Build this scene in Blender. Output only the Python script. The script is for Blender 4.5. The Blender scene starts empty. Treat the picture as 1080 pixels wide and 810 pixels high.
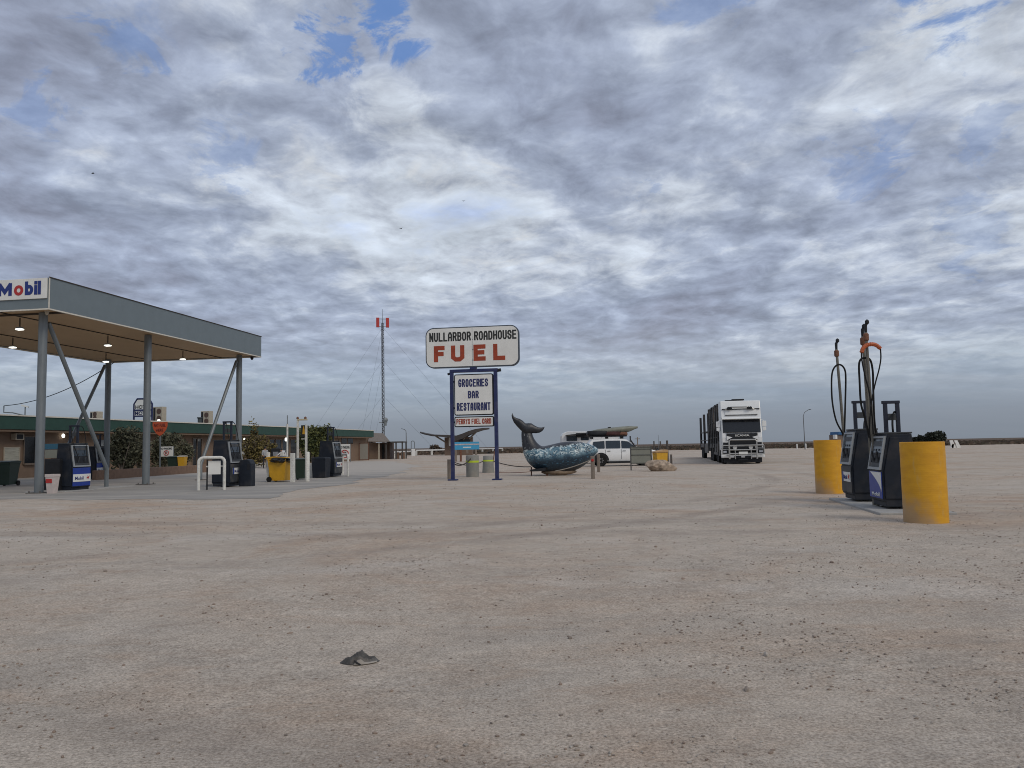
import bpy, bmesh, math, random
from mathutils import Vector, Matrix
R = random.Random(7)
C = bpy.context.scene.collection
scene = bpy.context.scene
PI = math.pi

# ---------------------------------------------------------------- camera
FPX, EYE, ROLL = 860.0, 1.4, 0.018
PITCH = math.atan(66.0 / FPX)
_cp, _sp = math.cos(PITCH), math.sin(PITCH)
def _pitch(v): return Vector((v[0], _cp*v[1]-_sp*v[2], _sp*v[1]+_cp*v[2]))
cam = bpy.data.objects.new('camera', bpy.data.cameras.new('camera')); C.objects.link(cam)
cr = _pitch((math.cos(ROLL), 0, -math.sin(ROLL))); cu = _pitch((math.sin(ROLL), 0, math.cos(ROLL))); cf = _pitch((0, 1, 0))
M4 = Matrix.Identity(4)
for i in range(3):
    M4[i][0] = cr[i]; M4[i][1] = cu[i]; M4[i][2] = -cf[i]
M4[2][3] = EYE
cam.matrix_world = M4
cam.data.sensor_width = 36.0; cam.data.lens = 36.0*FPX/1080.0
cam.data.clip_start = 0.1; cam.data.clip_end = 20000
scene.camera = cam
def ray(px, py):
    dx, dy = px-540.0, 405.0-py
    c, s = math.cos(ROLL), math.sin(ROLL)
    return _pitch((c*dx+s*dy, FPX, -s*dx+c*dy))
def G(px, py, z=0.0):            # where the photo's pixel meets level z
    r = ray(px, py); t = (z-EYE)/r.z
    return Vector((r.x*t, r.y*t, z))
def D(px, py, Y):                # the point seen at a pixel, at distance Y
    r = ray(px, py); t = Y/r.y
    return Vector((r.x*t, Y, EYE+r.z*t))
def H(px, py, Y): return D(px, py, Y).z

# ---------------------------------------------------------------- world and sun
SUN_EL, SUN_AZ = 40.0, 140.0      # azimuth clockwise from +Y
w = bpy.data.worlds.new('World'); scene.world = w; w.use_nodes = True
nt = w.node_tree; nt.nodes.clear()
def N(t, **k):
    n = nt.nodes.new(t)
    for a, b in k.items(): setattr(n, a, b)
    return n
L = nt.links.new
def mth(op, a, b=None, c=None, clamp=False):
    n = N('ShaderNodeMath', operation=op, use_clamp=clamp)
    for i, v in enumerate((a, b, c)):
        if v is None: continue
        if isinstance(v, (int, float)): n.inputs[i].default_value = v
        else: L(v, n.inputs[i])
    return n.outputs[0]
def mixc(f, a, b):
    n = N('ShaderNodeMix', data_type='RGBA')
    for i, v in ((0, f), (6, a), (7, b)):
        if isinstance(v, (int, float)): n.inputs[i].default_value = v
        elif isinstance(v, tuple): n.inputs[i].default_value = (*v, 1)
        else: L(v, n.inputs[i])
    return n.outputs[2]
def mrange(v, a, b, c=0.0, d=1.0):
    n = N('ShaderNodeMapRange', interpolation_type='SMOOTHSTEP')
    L(v, n.inputs[0])
    for i, x in enumerate((a, b, c, d)): n.inputs[i+1].default_value = x
    return n.outputs[0]
tc = N('ShaderNodeTexCoord'); sep = N('ShaderNodeSeparateXYZ'); L(tc.outputs['Generated'], sep.inputs[0])
dx_, dy_, dz_ = sep.outputs
zz = mth('ADD', mth('MAXIMUM', dz_, 0.0), 0.15)
uvn = N('ShaderNodeCombineXYZ'); L(mth('DIVIDE', dx_, zz), uvn.inputs[0]); L(mth('DIVIDE', dy_, zz), uvn.inputs[1])
def noise(scale, det, rough, dist=0.0, off=(0, 0, 0), sc=(1, 1, 1)):
    mp = N('ShaderNodeMapping'); mp.inputs['Location'].default_value = off; mp.inputs['Scale'].default_value = sc
    L(uvn.outputs[0], mp.inputs[0])
    n = N('ShaderNodeTexNoise'); L(mp.outputs[0], n.inputs['Vector'])
    n.inputs['Scale'].default_value = scale; n.inputs['Detail'].default_value = det
    n.inputs['Roughness'].default_value = rough; n.inputs['Distortion'].default_value = dist
    return n.outputs['Fac']
big = noise(0.9, 4, 0.5, 0.4, (3.1, 1.7, 0))
med_b = noise(3.1, 7, 0.58, 0.5, (8.2+0.05, 4.4-0.12, 0), (0.92, 0.82, 1))
fin_b = noise(9.5, 6, 0.6, 0.4, (1.2+0.03, 9.4-0.07, 0), (0.92, 0.82, 1))
med = noise(3.1, 7, 0.58, 0.5, (8.2, 4.4, 0), (0.92, 0.82, 1))
fin = noise(9.5, 6, 0.6, 0.4, (1.2, 9.4, 0), (0.92, 0.82, 1))
dens = mth('ADD', mth('MULTIPLY', mth('SUBTRACT', big, 0.5), 1.15), mth('MULTIPLY', mth('SUBTRACT', med, 0.5), 0.74))
dens = mth('ADD', dens, mth('MULTIPLY', mth('SUBTRACT', fin, 0.5), 0.5))
dens = mth('ADD', dens, 0.50)
# the large masses and breaks of this sky: (pixel x, y) of the photo turned into directions, radius, amount
gap_ = mth('SUBTRACT', fin, 0.5)
SKYM_ITEMS = ((40, 40, .30, .20), (600, 130, .16, .24), (470, 100, .13, .10), (800, 110, .18, .16), (160, 245, .16, .16), (360, 90, .12, .12),
                     (730, 270, .20, .06), (1000, 250, .18, .08), (660, 300, .20, .08), (330, 290, .2, .10), (540, 30, .14, .05),
                     (480, 185, .17, -.18), (620, 240, .15, -.12), (880, 215, .2, -.14), (110, 150, .13, -.2), (1050, 50, .16, -.13), (300, 160, .13, -.10), (760, 60, .1, -.06), (400, 110, .05, -.12),
                     (700, 210, .1, -.10), (60, 300, .12, .08))
for it in SKYM_ITEMS:
    if it is None:
        dens = mth('MAXIMUM', dens, 0.27); dens = mth('ADD', dens, 0.0); continue
    px, py, r, a = it
    d = ray(px, py).normalized()
    n = N('ShaderNodeVectorMath', operation='DISTANCE'); L(tc.outputs['Generated'], n.inputs[0]); n.inputs[1].default_value = d
    dens = mth('ADD', dens, mrange(mth('ADD', n.outputs['Value'], mth('MULTIPLY', gap_, 0.16 if r < .06 else 0.0)), 0.0, r*1.25, a, 0.0))
ramp = N('ShaderNodeValToRGB'); L(dens, ramp.inputs[0])
el = ramp.color_ramp.elements
el[0].position = 0.0; el[0].color = (0.42, 0.50, 0.68, 1)
el[1].position = 1.0; el[1].color = (0.26, 0.272, 0.35, 1)
for p, c in ((0.10, (0.50, 0.57, 0.70)), (0.24, (0.60, 0.66, 0.745)), (0.36, (0.545, 0.595, 0.68)), (0.50, (0.405, 0.46, 0.58)), (0.65, (0.335, 0.382, 0.50)), (0.82, (0.295, 0.325, 0.425))):
    e = el.new(p); e.color = (*c, 1)
# thickness falling off towards the light gives each puff a bright and a dull side
lit = mth('ADD', mth('MULTIPLY', mth('SUBTRACT', med_b, med), 0.75), mth('MULTIPLY', mth('SUBTRACT', fin_b, fin), 0.65))
gain = mth('ADD', mth('MAXIMUM', mth('MINIMUM', lit, 0.5), -0.28), 1.0)
wm_ = noise(5.2, 7, 0.66, 0.6, (2.7, 6.1, 0), (1.0, 0.85, 1))
wisp = mth('MULTIPLY', mrange(wm_, 0.53, 0.76), mrange(dens, 0.68, 0.30))
lcl = N('ShaderNodeVectorMath', operation='SCALE'); L(ramp.outputs[0], lcl.inputs[0]); L(gain, lcl.inputs['Scale'])
cl2 = mixc(mth('MULTIPLY', wisp, 0.6), lcl.outputs[0], (0.76, 0.765, 0.76))
# small openings with clear sky behind: (pixel x, y), radius, how open
for px, py, r, a in ((412, 10, .045, .9), (350, 33, .036, .8), (975, 4, .07, .75), (232, 172, .04, .3), (128, 48, .04, .35), (30, 118, .04, .35), (150, 20, .05, .2), (940, 142, .035, .2),
                     (1025, 246, .05, .25), (1030, 135, .04, .25), (915, 168, .03, .25), (745, 5, .05, .4), (665, 203, .03, .25)):
    d = ray(px, py).normalized()
    n = N('ShaderNodeVectorMath', operation='DISTANCE'); L(tc.outputs['Generated'], n.inputs[0]); n.inputs[1].default_value = d
    op = mrange(mth('ADD', n.outputs['Value'], mth('MULTIPLY', mth('SUBTRACT', wm_, 0.5), 0.30)), r*0.05, r*0.75, a, 0.0)
    cl2 = mixc(op, cl2, (0.125, 0.25, 0.56))
# towards the horizon the layer closes into an even grey-blue
low = mrange(dz_, 0.02, 0.17)
hz = N('ShaderNodeValToRGB'); L(dz_, hz.inputs[0]); he = hz.color_ramp.elements
he[0].position = 0.0; he[0].color = (0.215, 0.25, 0.305, 1)
he[1].position = 0.16; he[1].color = (0.37, 0.41, 0.50, 1)
for p, c in ((0.03, (0.23, 0.268, 0.335)), (0.065, (0.285, 0.345, 0.43)), (0.085, (0.33, 0.40, 0.49)), (0.11, (0.36, 0.425, 0.52))):
    e = he.new(p); e.color = (*c, 1)
streak = noise(0.8, 6, 0.6, 0.2, (0, 5, 0), (0.5, 1.3, 1))
hzc = mixc(mth('MULTIPLY', mrange(streak, 0.42, 0.62), mrange(dz_, 0.02, 0.13, 0.05, 0.85)), hz.outputs[0], (0.43, 0.455, 0.50))
cloud = mixc(low, hzc, cl2)
sky = N('ShaderNodeTexSky', sky_type='NISHITA', sun_disc=False, sun_elevation=math.radians(SUN_EL), sun_rotation=math.radians(SUN_AZ))
k10 = N('ShaderNodeVectorMath', operation='SCALE'); L(cloud, k10.inputs[0]); k10.inputs['Scale'].default_value = 10.0
tot = mixc(0.93, sky.outputs[0], k10.outputs[0])
bg = N('ShaderNodeBackground'); L(tot, bg.inputs[0]); bg.inputs[1].default_value = 0.1
L(bg.outputs[0], N('ShaderNodeOutputWorld').inputs[0])

sl = bpy.data.lights.new('sun', 'SUN'); sl.energy = 1.2; sl.angle = math.radians(26); sl.color = (1.0, 0.91, 0.78)
so = bpy.data.objects.new('sun', sl); C.objects.link(so)
_e, _a = math.radians(SUN_EL), math.radians(SUN_AZ)
sd = Vector((math.sin(_a)*math.cos(_e), math.cos(_a)*math.cos(_e), math.sin(_e)))
so.rotation_euler = sd.to_track_quat('Z', 'Y').to_euler()
scene.view_settings.view_transform = 'Standard'; scene.view_settings.look = 'None'
scene.cycles.filter_width = 1.0
scene.view_settings.exposure = 0.0; scene.view_settings.gamma = 1.0

# ---------------------------------------------------------------- materials
MATS = {}
def mat(name, col, rough=0.6, metal=0.0, var=0.12, scale=6.0, bump=0.0, emit=None, dirt=0.0, spec=None, stretch=(1, 1, 1)):
    if name in MATS: return MATS[name]
    m = bpy.data.materials.new(name); m.use_nodes = True
    t = m.node_tree; b = t.nodes['Principled BSDF']
    b.inputs['Roughness'].default_value = rough; b.inputs['Metallic'].default_value = metal
    if spec is not None: b.inputs['Specular IOR Level'].default_value = spec
    co = t.nodes.new('ShaderNodeTexCoord'); mp = t.nodes.new('ShaderNodeMapping'); mp.inputs['Scale'].default_value = stretch
    t.links.new(co.outputs['Object'], mp.inputs[0])
    n = t.nodes.new('ShaderNodeTexNoise'); n.inputs['Scale'].default_value = scale; n.inputs['Detail'].default_value = 6
    n.inputs['Roughness'].default_value = 0.65
    t.links.new(mp.outputs[0], n.inputs['Vector'])
    rp = t.nodes.new('ShaderNodeValToRGB'); t.links.new(n.outputs['Fac'], rp.inputs[0])
    rp.color_ramp.elements[0].position = 0.3; rp.color_ramp.elements[1].position = 0.7
    rp.color_ramp.elements[0].color = (*[c*(1-var) for c in col], 1)
    rp.color_ramp.elements[1].color = (*[min(1, c*(1+var)) for c in col], 1)
    out = rp.outputs[0]
    if dirt:
        n2 = t.nodes.new('ShaderNodeTexNoise'); n2.inputs['Scale'].default_value = scale*0.35; n2.inputs['Detail'].default_value = 8
        t.links.new(co.outputs['Object'], n2.inputs['Vector'])
        r2 = t.nodes.new('ShaderNodeMapRange'); r2.inputs[1].default_value = 0.5; r2.inputs[2].default_value = 0.72
        r2.inputs[3].default_value = 0; r2.inputs[4].default_value = dirt
        t.links.new(n2.outputs['Fac'], r2.inputs[0])
        mx = t.nodes.new('ShaderNodeMix'); mx.data_type = 'RGBA'
        t.links.new(r2.outputs[0], mx.inputs[0]); t.links.new(out, mx.inputs[6]); mx.inputs[7].default_value = (0.33, 0.27, 0.21, 1)
        out = mx.outputs[2]
    t.links.new(out, b.inputs['Base Color'])
    if bump:
        bp = t.nodes.new('ShaderNodeBump'); bp.inputs['Strength'].default_value = bump; bp.inputs['Distance'].default_value = 0.02
        t.links.new(n.outputs['Fac'], bp.inputs['Height']); t.links.new(bp.outputs[0], b.inputs['Normal'])
    if emit:
        b.inputs['Emission Color'].default_value = (*emit[:3], 1); b.inputs['Emission Strength'].default_value = emit[3]
    MATS[name] = m
    return m

m_white = mat('white_paint', (0.72, 0.72, 0.69), 0.45, dirt=0.25)
m_signw = mat('sign_white', (0.70, 0.70, 0.665), 0.5, var=0.05, dirt=0.18, scale=3)
m_wpost = mat('white_post_paint', (0.62, 0.61, 0.56), 0.6, var=0.2, scale=14, dirt=0.35)
m_black = mat('black_plastic', (0.014, 0.015, 0.018), 0.55, var=0.25, spec=.3)
m_rubber = mat('rubber', (0.012, 0.012, 0.012), 0.8, spec=.25)
m_navy = mat('navy_paint', (0.012, 0.020, 0.085), 0.45, var=0.2, dirt=0.12)
m_steel = mat('galvanised_steel', (0.17, 0.19, 0.20), 0.5, 0.3, var=0.15, scale=8, stretch=(1, 1, .15))
m_fascia = mat('fascia_sheet', (0.155, 0.19, 0.205), 0.5, 0.1, var=0.06, scale=2)
m_trim = mat('pale_trim', (0.62, 0.58, 0.5), 0.5)
m_soffit = mat('soffit_sheet', (0.52, 0.36, 0.21), 0.65, var=0.06, scale=1)
m_line = mat('dark_seam', (0.05, 0.038, 0.028), 0.7)
m_lamp = mat('lamp_lens', (0.9, 0.9, 0.85), 0.4, emit=(1, 0.98, 0.9, 3.0))
m_green = mat('green_roof_sheet', (0.018, 0.058, 0.042), 0.65, var=0.15, scale=3, stretch=(8, 1, 1))
m_brown = mat('rendered_brown_wall', (0.20, 0.135, 0.092), 0.85, var=0.12, scale=2, bump=0.2)
m_dark = mat('dark_glass', (0.012, 0.014, 0.017), 0.15, var=0.1)
m_glassb = mat('blue_grey_glass', (0.02, 0.032, 0.045), 0.22, var=0.2)
m_pump = mat('pump_charcoal', (0.010, 0.014, 0.022), 0.55, spec=.3, var=0.2, dirt=0.08)
m_pumpg = mat('pump_grey', (0.042, 0.047, 0.052), 0.55, spec=.3, var=0.2, dirt=0.25)
m_bezel = mat('pump_bezel_grey', (0.27, 0.285, 0.29), 0.45, var=0.1)
m_blue = mat('pump_blue', (0.012, 0.04, 0.26), 0.4, var=0.1)
m_logo = mat('logo_blue', (0.008, 0.025, 0.17), 0.5, var=0.03)
m_red = mat('logo_red', (0.40, 0.022, 0.018), 0.5, var=0.05)
m_redl = mat('faded_red_letters', (0.30, 0.042, 0.012), 0.6, var=0.2, scale=5)
m_blackl = mat('black_letters', (0.015, 0.017, 0.015), 0.6, var=0.05)
m_navyl = mat('navy_letters', (0.015, 0.022, 0.10), 0.6, var=0.05)
m_yel = mat('yellow_bin_plastic', (0.56, 0.30, 0.012), 0.5, var=0.1, dirt=0.1)
m_gbin = mat('green_bin_plastic', (0.014, 0.032, 0.022), 0.5, var=0.15)
m_conc = mat('old_concrete', (0.33, 0.32, 0.30), 0.85, var=0.15, scale=5, bump=0.2)
m_timber = mat('weathered_timber', (0.20, 0.165, 0.135), 0.85, var=0.3, scale=9, bump=0.3, stretch=(1, 1, .2))
m_lime = mat('lime_tape', (0.50, 0.62, 0.03), 0.5, var=0.05)
m_rope = mat('dark_rope', (0.05, 0.04, 0.035), 0.9)
m_brick = mat('planter_brick', (0.20, 0.125, 0.085), 0.85, var=0.2, scale=4)
m_orange = mat('orange_sign_red', (0.42, 0.07, 0.02), 0.6, var=0.1)
m_acb = mat('aircon_beige', (0.42, 0.37, 0.29), 0.6, dirt=0.3)
m_chrome = mat('chrome_bar', (0.40, 0.40, 0.385), 0.35, 0.5, var=0.05)
m_trail = mat('trailer_black', (0.012, 0.012, 0.013), 0.5, var=0.3, dirt=0.25, scale=2)
m_truckw = mat('truck_white', (0.74, 0.75, 0.74), 0.3, var=0.04, dirt=0.15, scale=2)
m_carw = mat('car_white', (0.80, 0.81, 0.80), 0.25, var=0.03, dirt=0.1, scale=2)
m_kayak = mat('kayak_olive', (0.185, 0.19, 0.15), 0.45, var=0.2, scale=2)
m_bagred = mat('maroon_bag', (0.05, 0.016, 0.014), 0.8, var=0.3)
m_hubcap = mat('alloy_rim', (0.35, 0.35, 0.35), 0.35, 0.6)
m_antred = mat('antenna_red', (0.42, 0.03, 0.025), 0.5)
m_cyan = mat('sign_cyan', (0.05, 0.31, 0.52), 0.5, var=0.1)
m_skin = mat('skin', (0.42, 0.25, 0.17), 0.6)
m_panel = mat('grey_green_board', (0.20, 0.205, 0.17), 0.6, var=0.08, scale=2, dirt=0.2)
m_orhose = mat('orange_hose_cover', (0.45, 0.10, 0.03), 0.6, var=0.2, scale=20)
m_rust = mat('rusty_fitting', (0.16, 0.07, 0.04), 0.8, var=0.3, scale=20)
m_pole = mat('stained_steel_pipe', (0.155, 0.145, 0.12), 0.5, 0.4, var=0.3, scale=9, stretch=(1, 1, .1))

# ---------------------------------------------------------------- mesh helpers
class MB:
    def __init__(s): s.v = []; s.f = []; s.mi = []; s.k = 0
    def add(s, vs, fs):
        o = len(s.v); s.v += [tuple(v) for v in vs]
        s.f += [tuple(i+o for i in f) for f in fs]; s.mi += [s.k]*len(fs); return s
    def box(s, a, b, bev=0.0):
        (x0, y0, z0), (x1, y1, z1) = [tuple(map(min, zip(a, b))), tuple(map(max, zip(a, b)))]
        if bev <= 0:
            return s.add([(x0, y0, z0), (x1, y0, z0), (x1, y1, z0), (x0, y1, z0), (x0, y0, z1), (x1, y0, z1), (x1, y1, z1), (x0, y1, z1)],
                         [(0, 3, 2, 1), (4, 5, 6, 7), (0, 1, 5, 4), (1, 2, 6, 5), (2, 3, 7, 6), (3, 0, 4, 7)])
        bm = bmesh.new(); bmesh.ops.create_cube(bm, size=1.0)
        for v in bm.verts: v.co = Vector(((x0+x1)/2+v.co.x*(x1-x0), (y0+y1)/2+v.co.y*(y1-y0), (z0+z1)/2+v.co.z*(z1-z0)))
        bmesh.ops.bevel(bm, geom=list(bm.edges), offset=bev, segments=2, affect='EDGES', profile=0.6)
        s.add([v.co for v in bm.verts], [[v.index for v in f.verts] for f in bm.faces]) if not bm.verts.index_update() else None
        bm.free(); return s
    def prism(s, prof, a, b, axis='y'):          # closed profile swept between two values of an axis
        n = len(prof)
        def P(p, t): return (p[0], t, p[1]) if axis == 'y' else ((t, p[0], p[1]) if axis == 'x' else (p[0], p[1], t))
        vs = [P(p, a) for p in prof] + [P(p, b) for p in prof]
        return s.add(vs, [tuple(range(n))[::-1], tuple(range(n, 2*n))] + [(i, (i+1) % n, n+(i+1) % n, n+i) for i in range(n)])
    def tube(s, pts, r, n=8, caps=True):
        pts = [Vector(p) for p in pts]; rs = r if isinstance(r, (list, tuple)) else [r]*len(pts)
        rings = []; up = None
        for i, p in enumerate(pts):
            t = (pts[min(i+1, len(pts)-1)]-pts[max(i-1, 0)]).normalized()
            if up is None: up = Vector((0, 0, 1)) if abs(t.z) < 0.9 else Vector((1, 0, 0))
            a = t.cross(up).normalized(); up = a.cross(t).normalized()
            rings.append([p+(a*math.cos(2*PI*j/n)+up*math.sin(2*PI*j/n))*rs[i] for j in range(n)])
        return s.loft(rings, caps)
    def loft(s, rings, caps=True):
        n = len(rings[0]); vs = [v for r in rings for v in r]; fs = []
        for i in range(len(rings)-1):
            for j in range(n): fs.append((i*n+j, i*n+(j+1) % n, (i+1)*n+(j+1) % n, (i+1)*n+j))
        if caps: fs += [tuple(range(n))[::-1], tuple(range((len(rings)-1)*n, len(rings)*n))]
        return s.add(vs, fs)
    def lathe(s, c, prof, n=20, axis='z'):       # prof: list of (radius, height)
        rings = []
        for r, h in prof:
            ring = []
            for j in range(n):
                a = 2*PI*j/n; x, y = r*math.cos(a), r*math.sin(a)
                p = (x, y, h) if axis == 'z' else ((h, x, y) if axis == 'x' else (x, h, y))
                ring.append((c[0]+p[0], c[1]+p[1], c[2]+p[2]))
            rings.append(ring)
        return s.loft(rings)
    def build(s, name, m, parent=None, loc=None, rz=None, smooth=None, bevel=0.0, shade=False):
        me = bpy.data.meshes.new(name); me.from_pydata(s.v, [], s.f)
        for mm in (m if isinstance(m, (list, tuple)) else [m]): me.materials.append(mm)
        if any(s.mi): me.polygons.foreach_set('material_index', s.mi)
        bm = bmesh.new(); bm.from_mesh(me); bmesh.ops.recalc_face_normals(bm, faces=bm.faces)
        if bevel:
            bmesh.ops.remove_doubles(bm, verts=bm.verts, dist=1e-5)
            es = [e for e in bm.edges if len(e.link_faces) == 2 and e.calc_face_angle(0) > 0.5]
            bmesh.ops.bevel(bm, geom=es, offset=bevel, segments=2, affect='EDGES', profile=0.6, clamp_overlap=True)
        bm.to_mesh(me); bm.free()
        o = bpy.data.objects.new(name, me); C.objects.link(o)
        if parent: o.parent = parent
        if loc is not None: o.location = loc
        if rz is not None: o.rotation_euler.z = rz
        if shade or smooth:
            me.polygons.foreach_set('use_smooth', [True]*len(me.polygons))
            try: me.set_sharp_from_angle(angle=math.radians(smooth or 40))
            except Exception: pass
        return o
def tag(o, label=None, cat=None, group=None, kind=None):
    for k, v in (('label', label), ('category', cat), ('group', group), ('kind', kind)):
        if v: o[k] = v
    return o
def thing(name, label, cat, loc=(0, 0, 0), rz=0.0, group=None):
    o = bpy.data.objects.new(name, None); C.objects.link(o); o.location = loc; o.rotation_euler.z = rz; o.empty_display_size = 0.2
    return tag(o, label, cat, group)
KIDS = {}
def dup(root, loc, rz, label, group=None, parent=None):
    def kids(o): return [x for x in bpy.data.objects if x.parent == o]
    r = root.copy(); C.objects.link(r); r.location = loc; r.rotation_euler.z = rz
    if label: r['label'] = label
    if group: r['group'] = group
    for ch in kids(root):
        c = ch.copy(); C.objects.link(c); c.parent = r
        for g in kids(ch):
            d = g.copy(); C.objects.link(d); d.parent = c
    return r
def text(name, s, m, parent, x0, x1, z0, z1, y=0.0, rz=0.0, loc=None, bold=0.0, depth=0.006, ry=None):
    """lettering fitted to the rectangle x0..x1, z0..z1 of a face looking along local -y"""
    cu = bpy.data.curves.new(name, 'FONT'); cu.body = s; cu.offset = bold; cu.resolution_u = 4; cu.align_x = 'LEFT'
    o = bpy.data.objects.new(name, cu); C.objects.link(o)
    dg = bpy.context.evaluated_depsgraph_get(); me = bpy.data.meshes.new_from_object(o.evaluated_get(dg))
    bpy.data.objects.remove(o)
    xs = [v.co.x for v in me.vertices]; ys = [v.co.y for v in me.vertices]
    a, b, c, d = min(xs), max(xs), min(ys), max(ys)
    for v in me.vertices:
        v.co = Vector((x0+(v.co.x-a)/(b-a)*(x1-x0), y, z0+(v.co.y-c)/(d-c)*(z1-z0)))
    me.name = name; me.materials.clear(); me.materials.append(m)
    bm = bmesh.new(); bm.from_mesh(me)
    r = bmesh.ops.extrude_face_region(bm, geom=list(bm.faces))
    for v in [g for g in r['geom'] if isinstance(g, bmesh.types.BMVert)]: v.co.y -= depth
    bmesh.ops.recalc_face_normals(bm, faces=bm.faces); bm.to_mesh(me); bm.free()
    t = bpy.data.objects.new(name, me); C.objects.link(t); t.parent = parent
    if loc is not None: t.location = loc
    t.rotation_euler.z = rz
    return t
GL = dict(A=[[(0,0),(0,.72),(.3,1),(.7,1),(1,.72),(1,0)],[(0,.4),(1,.4)]], B=[[(0,0),(0,1),(.72,1),(1,.82),(1,.66),(.78,.53),(1,.4),(1,.18),(.72,0),(0,0)],[(0,.53),(.78,.53)]],
 C=[[(1,.7),(1,.82),(.72,1),(.28,1),(0,.82),(0,.18),(.28,0),(.72,0),(1,.18),(1,.3)]], D=[[(0,0),(0,1),(.68,1),(1,.8),(1,.2),(.68,0),(0,0)]], E=[[(1,1),(0,1),(0,0),(1,0)],[(0,.52),(.85,.52)]],
 F=[[(1,1),(0,1),(0,0)],[(0,.5),(.85,.5)]], G=[[(1,.75),(1,.84),(.72,1),(.28,1),(0,.82),(0,.18),(.28,0),(.72,0),(1,.18),(1,.46),(.55,.46)]], H=[[(0,0),(0,1)],[(1,0),(1,1)],[(0,.52),(1,.52)]],
 I=[[(.5,0),(.5,1)]], K=[[(0,0),(0,1)],[(1,1),(.1,.48),(1,0)]], L=[[(0,1),(0,0),(1,0)]], M=[[(0,0),(0,1)],[(.06,.97),(.5,.22),(.94,.97)],[(1,0),(1,1)]], N=[[(0,0),(0,1)],[(0,.97),(1,.03)],[(1,0),(1,1)]],
 O=[[(0,.18),(0,.82),(.28,1),(.72,1),(1,.82),(1,.18),(.72,0),(.28,0),(0,.18)]], P=[[(0,0),(0,1),(.72,1),(1,.84),(1,.58),(.72,.44),(0,.44)]],
 R=[[(0,0),(0,1),(.72,1),(1,.84),(1,.62),(.72,.5),(0,.5)],[(.6,.5),(1,0)]], S=[[(1,.74),(1,.84),(.72,1),(.28,1),(0,.84),(0,.64),(1,.38),(1,.16),(.72,0),(.28,0),(0,.16),(0,.26)]],
 T=[[(0,1),(1,1)],[(.5,1),(.5,0)]], U=[[(0,1),(0,.18),(.28,0),(.72,0),(1,.18),(1,1)]], Y=[[(0,1),(.5,.5),(1,1)],[(.5,.5),(.5,0)]])
GL['b'] = [[(0,1),(0,0)],[(.5+.5*math.cos(a), .33+.33*math.sin(a)) for a in [i*2*PI/16 for i in range(17)]]]
GL['o'] = [[(.5+.5*math.cos(a), .5+.5*math.sin(a)) for a in [i*2*PI/20 for i in range(21)]]]
GL['i'] = [[(.5,0),(.5,.60)],[(.5,.985),(.5,.995)]]; GL['l'] = [[(.5,0),(.5,1)]]
def block(name, s, m, parent, x0, x1, z0, z1, y=0.0, hw=None, gap=.55, depth=.006, wi=.32):
    """signwriter's block capitals from thick mitred strokes, fitted to x0..x1, z0..z1 on a face looking along local -y"""
    n = len(s); wsum = sum((.55 if c == ' ' else (wi if c in 'Iil' else 1)) for c in s); H_ = z1-z0
    hw = hw or H_*.085
    cell = (x1-x0)/(wsum+gap*0+ (n-1)*0.0); mb = MB(); x = x0; k = 0
    for c in s:
        wdt = cell*(.55 if c == ' ' else (wi if c in 'Iil' else 1))
        if c != ' ':
            g_ = cell*.16*gap/.55; a, b_ = x+g_/2+hw, x+wdt-g_/2-hw
            if c in 'Iil': a = b_ = x+wdt/2
            for st_ in GL[c]:
                P = [(a+(b_-a)*px, z0+hw+(H_-2*hw)*pz) for px, pz in st_]
                closed = (abs(P[0][0]-P[-1][0])+abs(P[0][1]-P[-1][1])) < 1e-6
                if closed: P = P[:-1]
                Lf, Rt = [], []; q = len(P)
                for i, p in enumerate(P):
                    pv = P[i-1] if (i > 0 or closed) else None; nx = P[(i+1) % q] if (i < q-1 or closed) else None
                    d1 = Vector((p[0]-pv[0], p[1]-pv[1])).normalized() if pv else None; d2 = Vector((nx[0]-p[0], nx[1]-p[1])).normalized() if nx else None
                    p = Vector(p)
                    if d1 is None: p = p-d2*hw*.98; d1 = d2
                    elif d2 is None: p = p+d1*hw*.98; d2 = d1
                    t_ = (d1+d2); t_ = t_.normalized() if t_.length > .2 else d1; nn = Vector((-t_.y, t_.x)); ml = min(1/max(.35, nn.dot(Vector((-d1.y, d1.x)))), 2.0)
                    Lf.append(p+nn*hw*ml); Rt.append(p-nn*hw*ml)
                yo = y-depth-k*.0006; k = (k+1) % 4
                V = [(v.x, y, v.y) for v in Lf+Rt]+[(v.x, yo, v.y) for v in Lf+Rt]; fs = []; T_ = 2*q
                for i in range(q if closed else q-1):
                    j = (i+1) % q; fs += [(i, j, q+j, q+i), (T_+i, T_+q+i, T_+q+j, T_+j), (i, T_+i, T_+j, j), (q+i, q+j, T_+q+j, T_+q+i)]
                if not closed: fs += [(0, q, T_+q, T_), (q-1, T_+q-1, T_+2*q-1, 2*q-1)]
                mb.add(V, fs)
        x += wdt
    return mb.build(name, m, parent)
def arc(c, r, a0, a1, n, f): return [f(c, r*math.cos(a0+(a1-a0)*i/n), r*math.sin(a0+(a1-a0)*i/n)) for i in range(n+1)]
YAW = 0.16                                  # the roadhouse's own grid, turned a little from the camera
DV = Vector((math.sin(YAW), math.cos(YAW), 0)); RV = Vector((math.cos(YAW), -math.sin(YAW), 0))
SITE = -YAW
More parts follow.
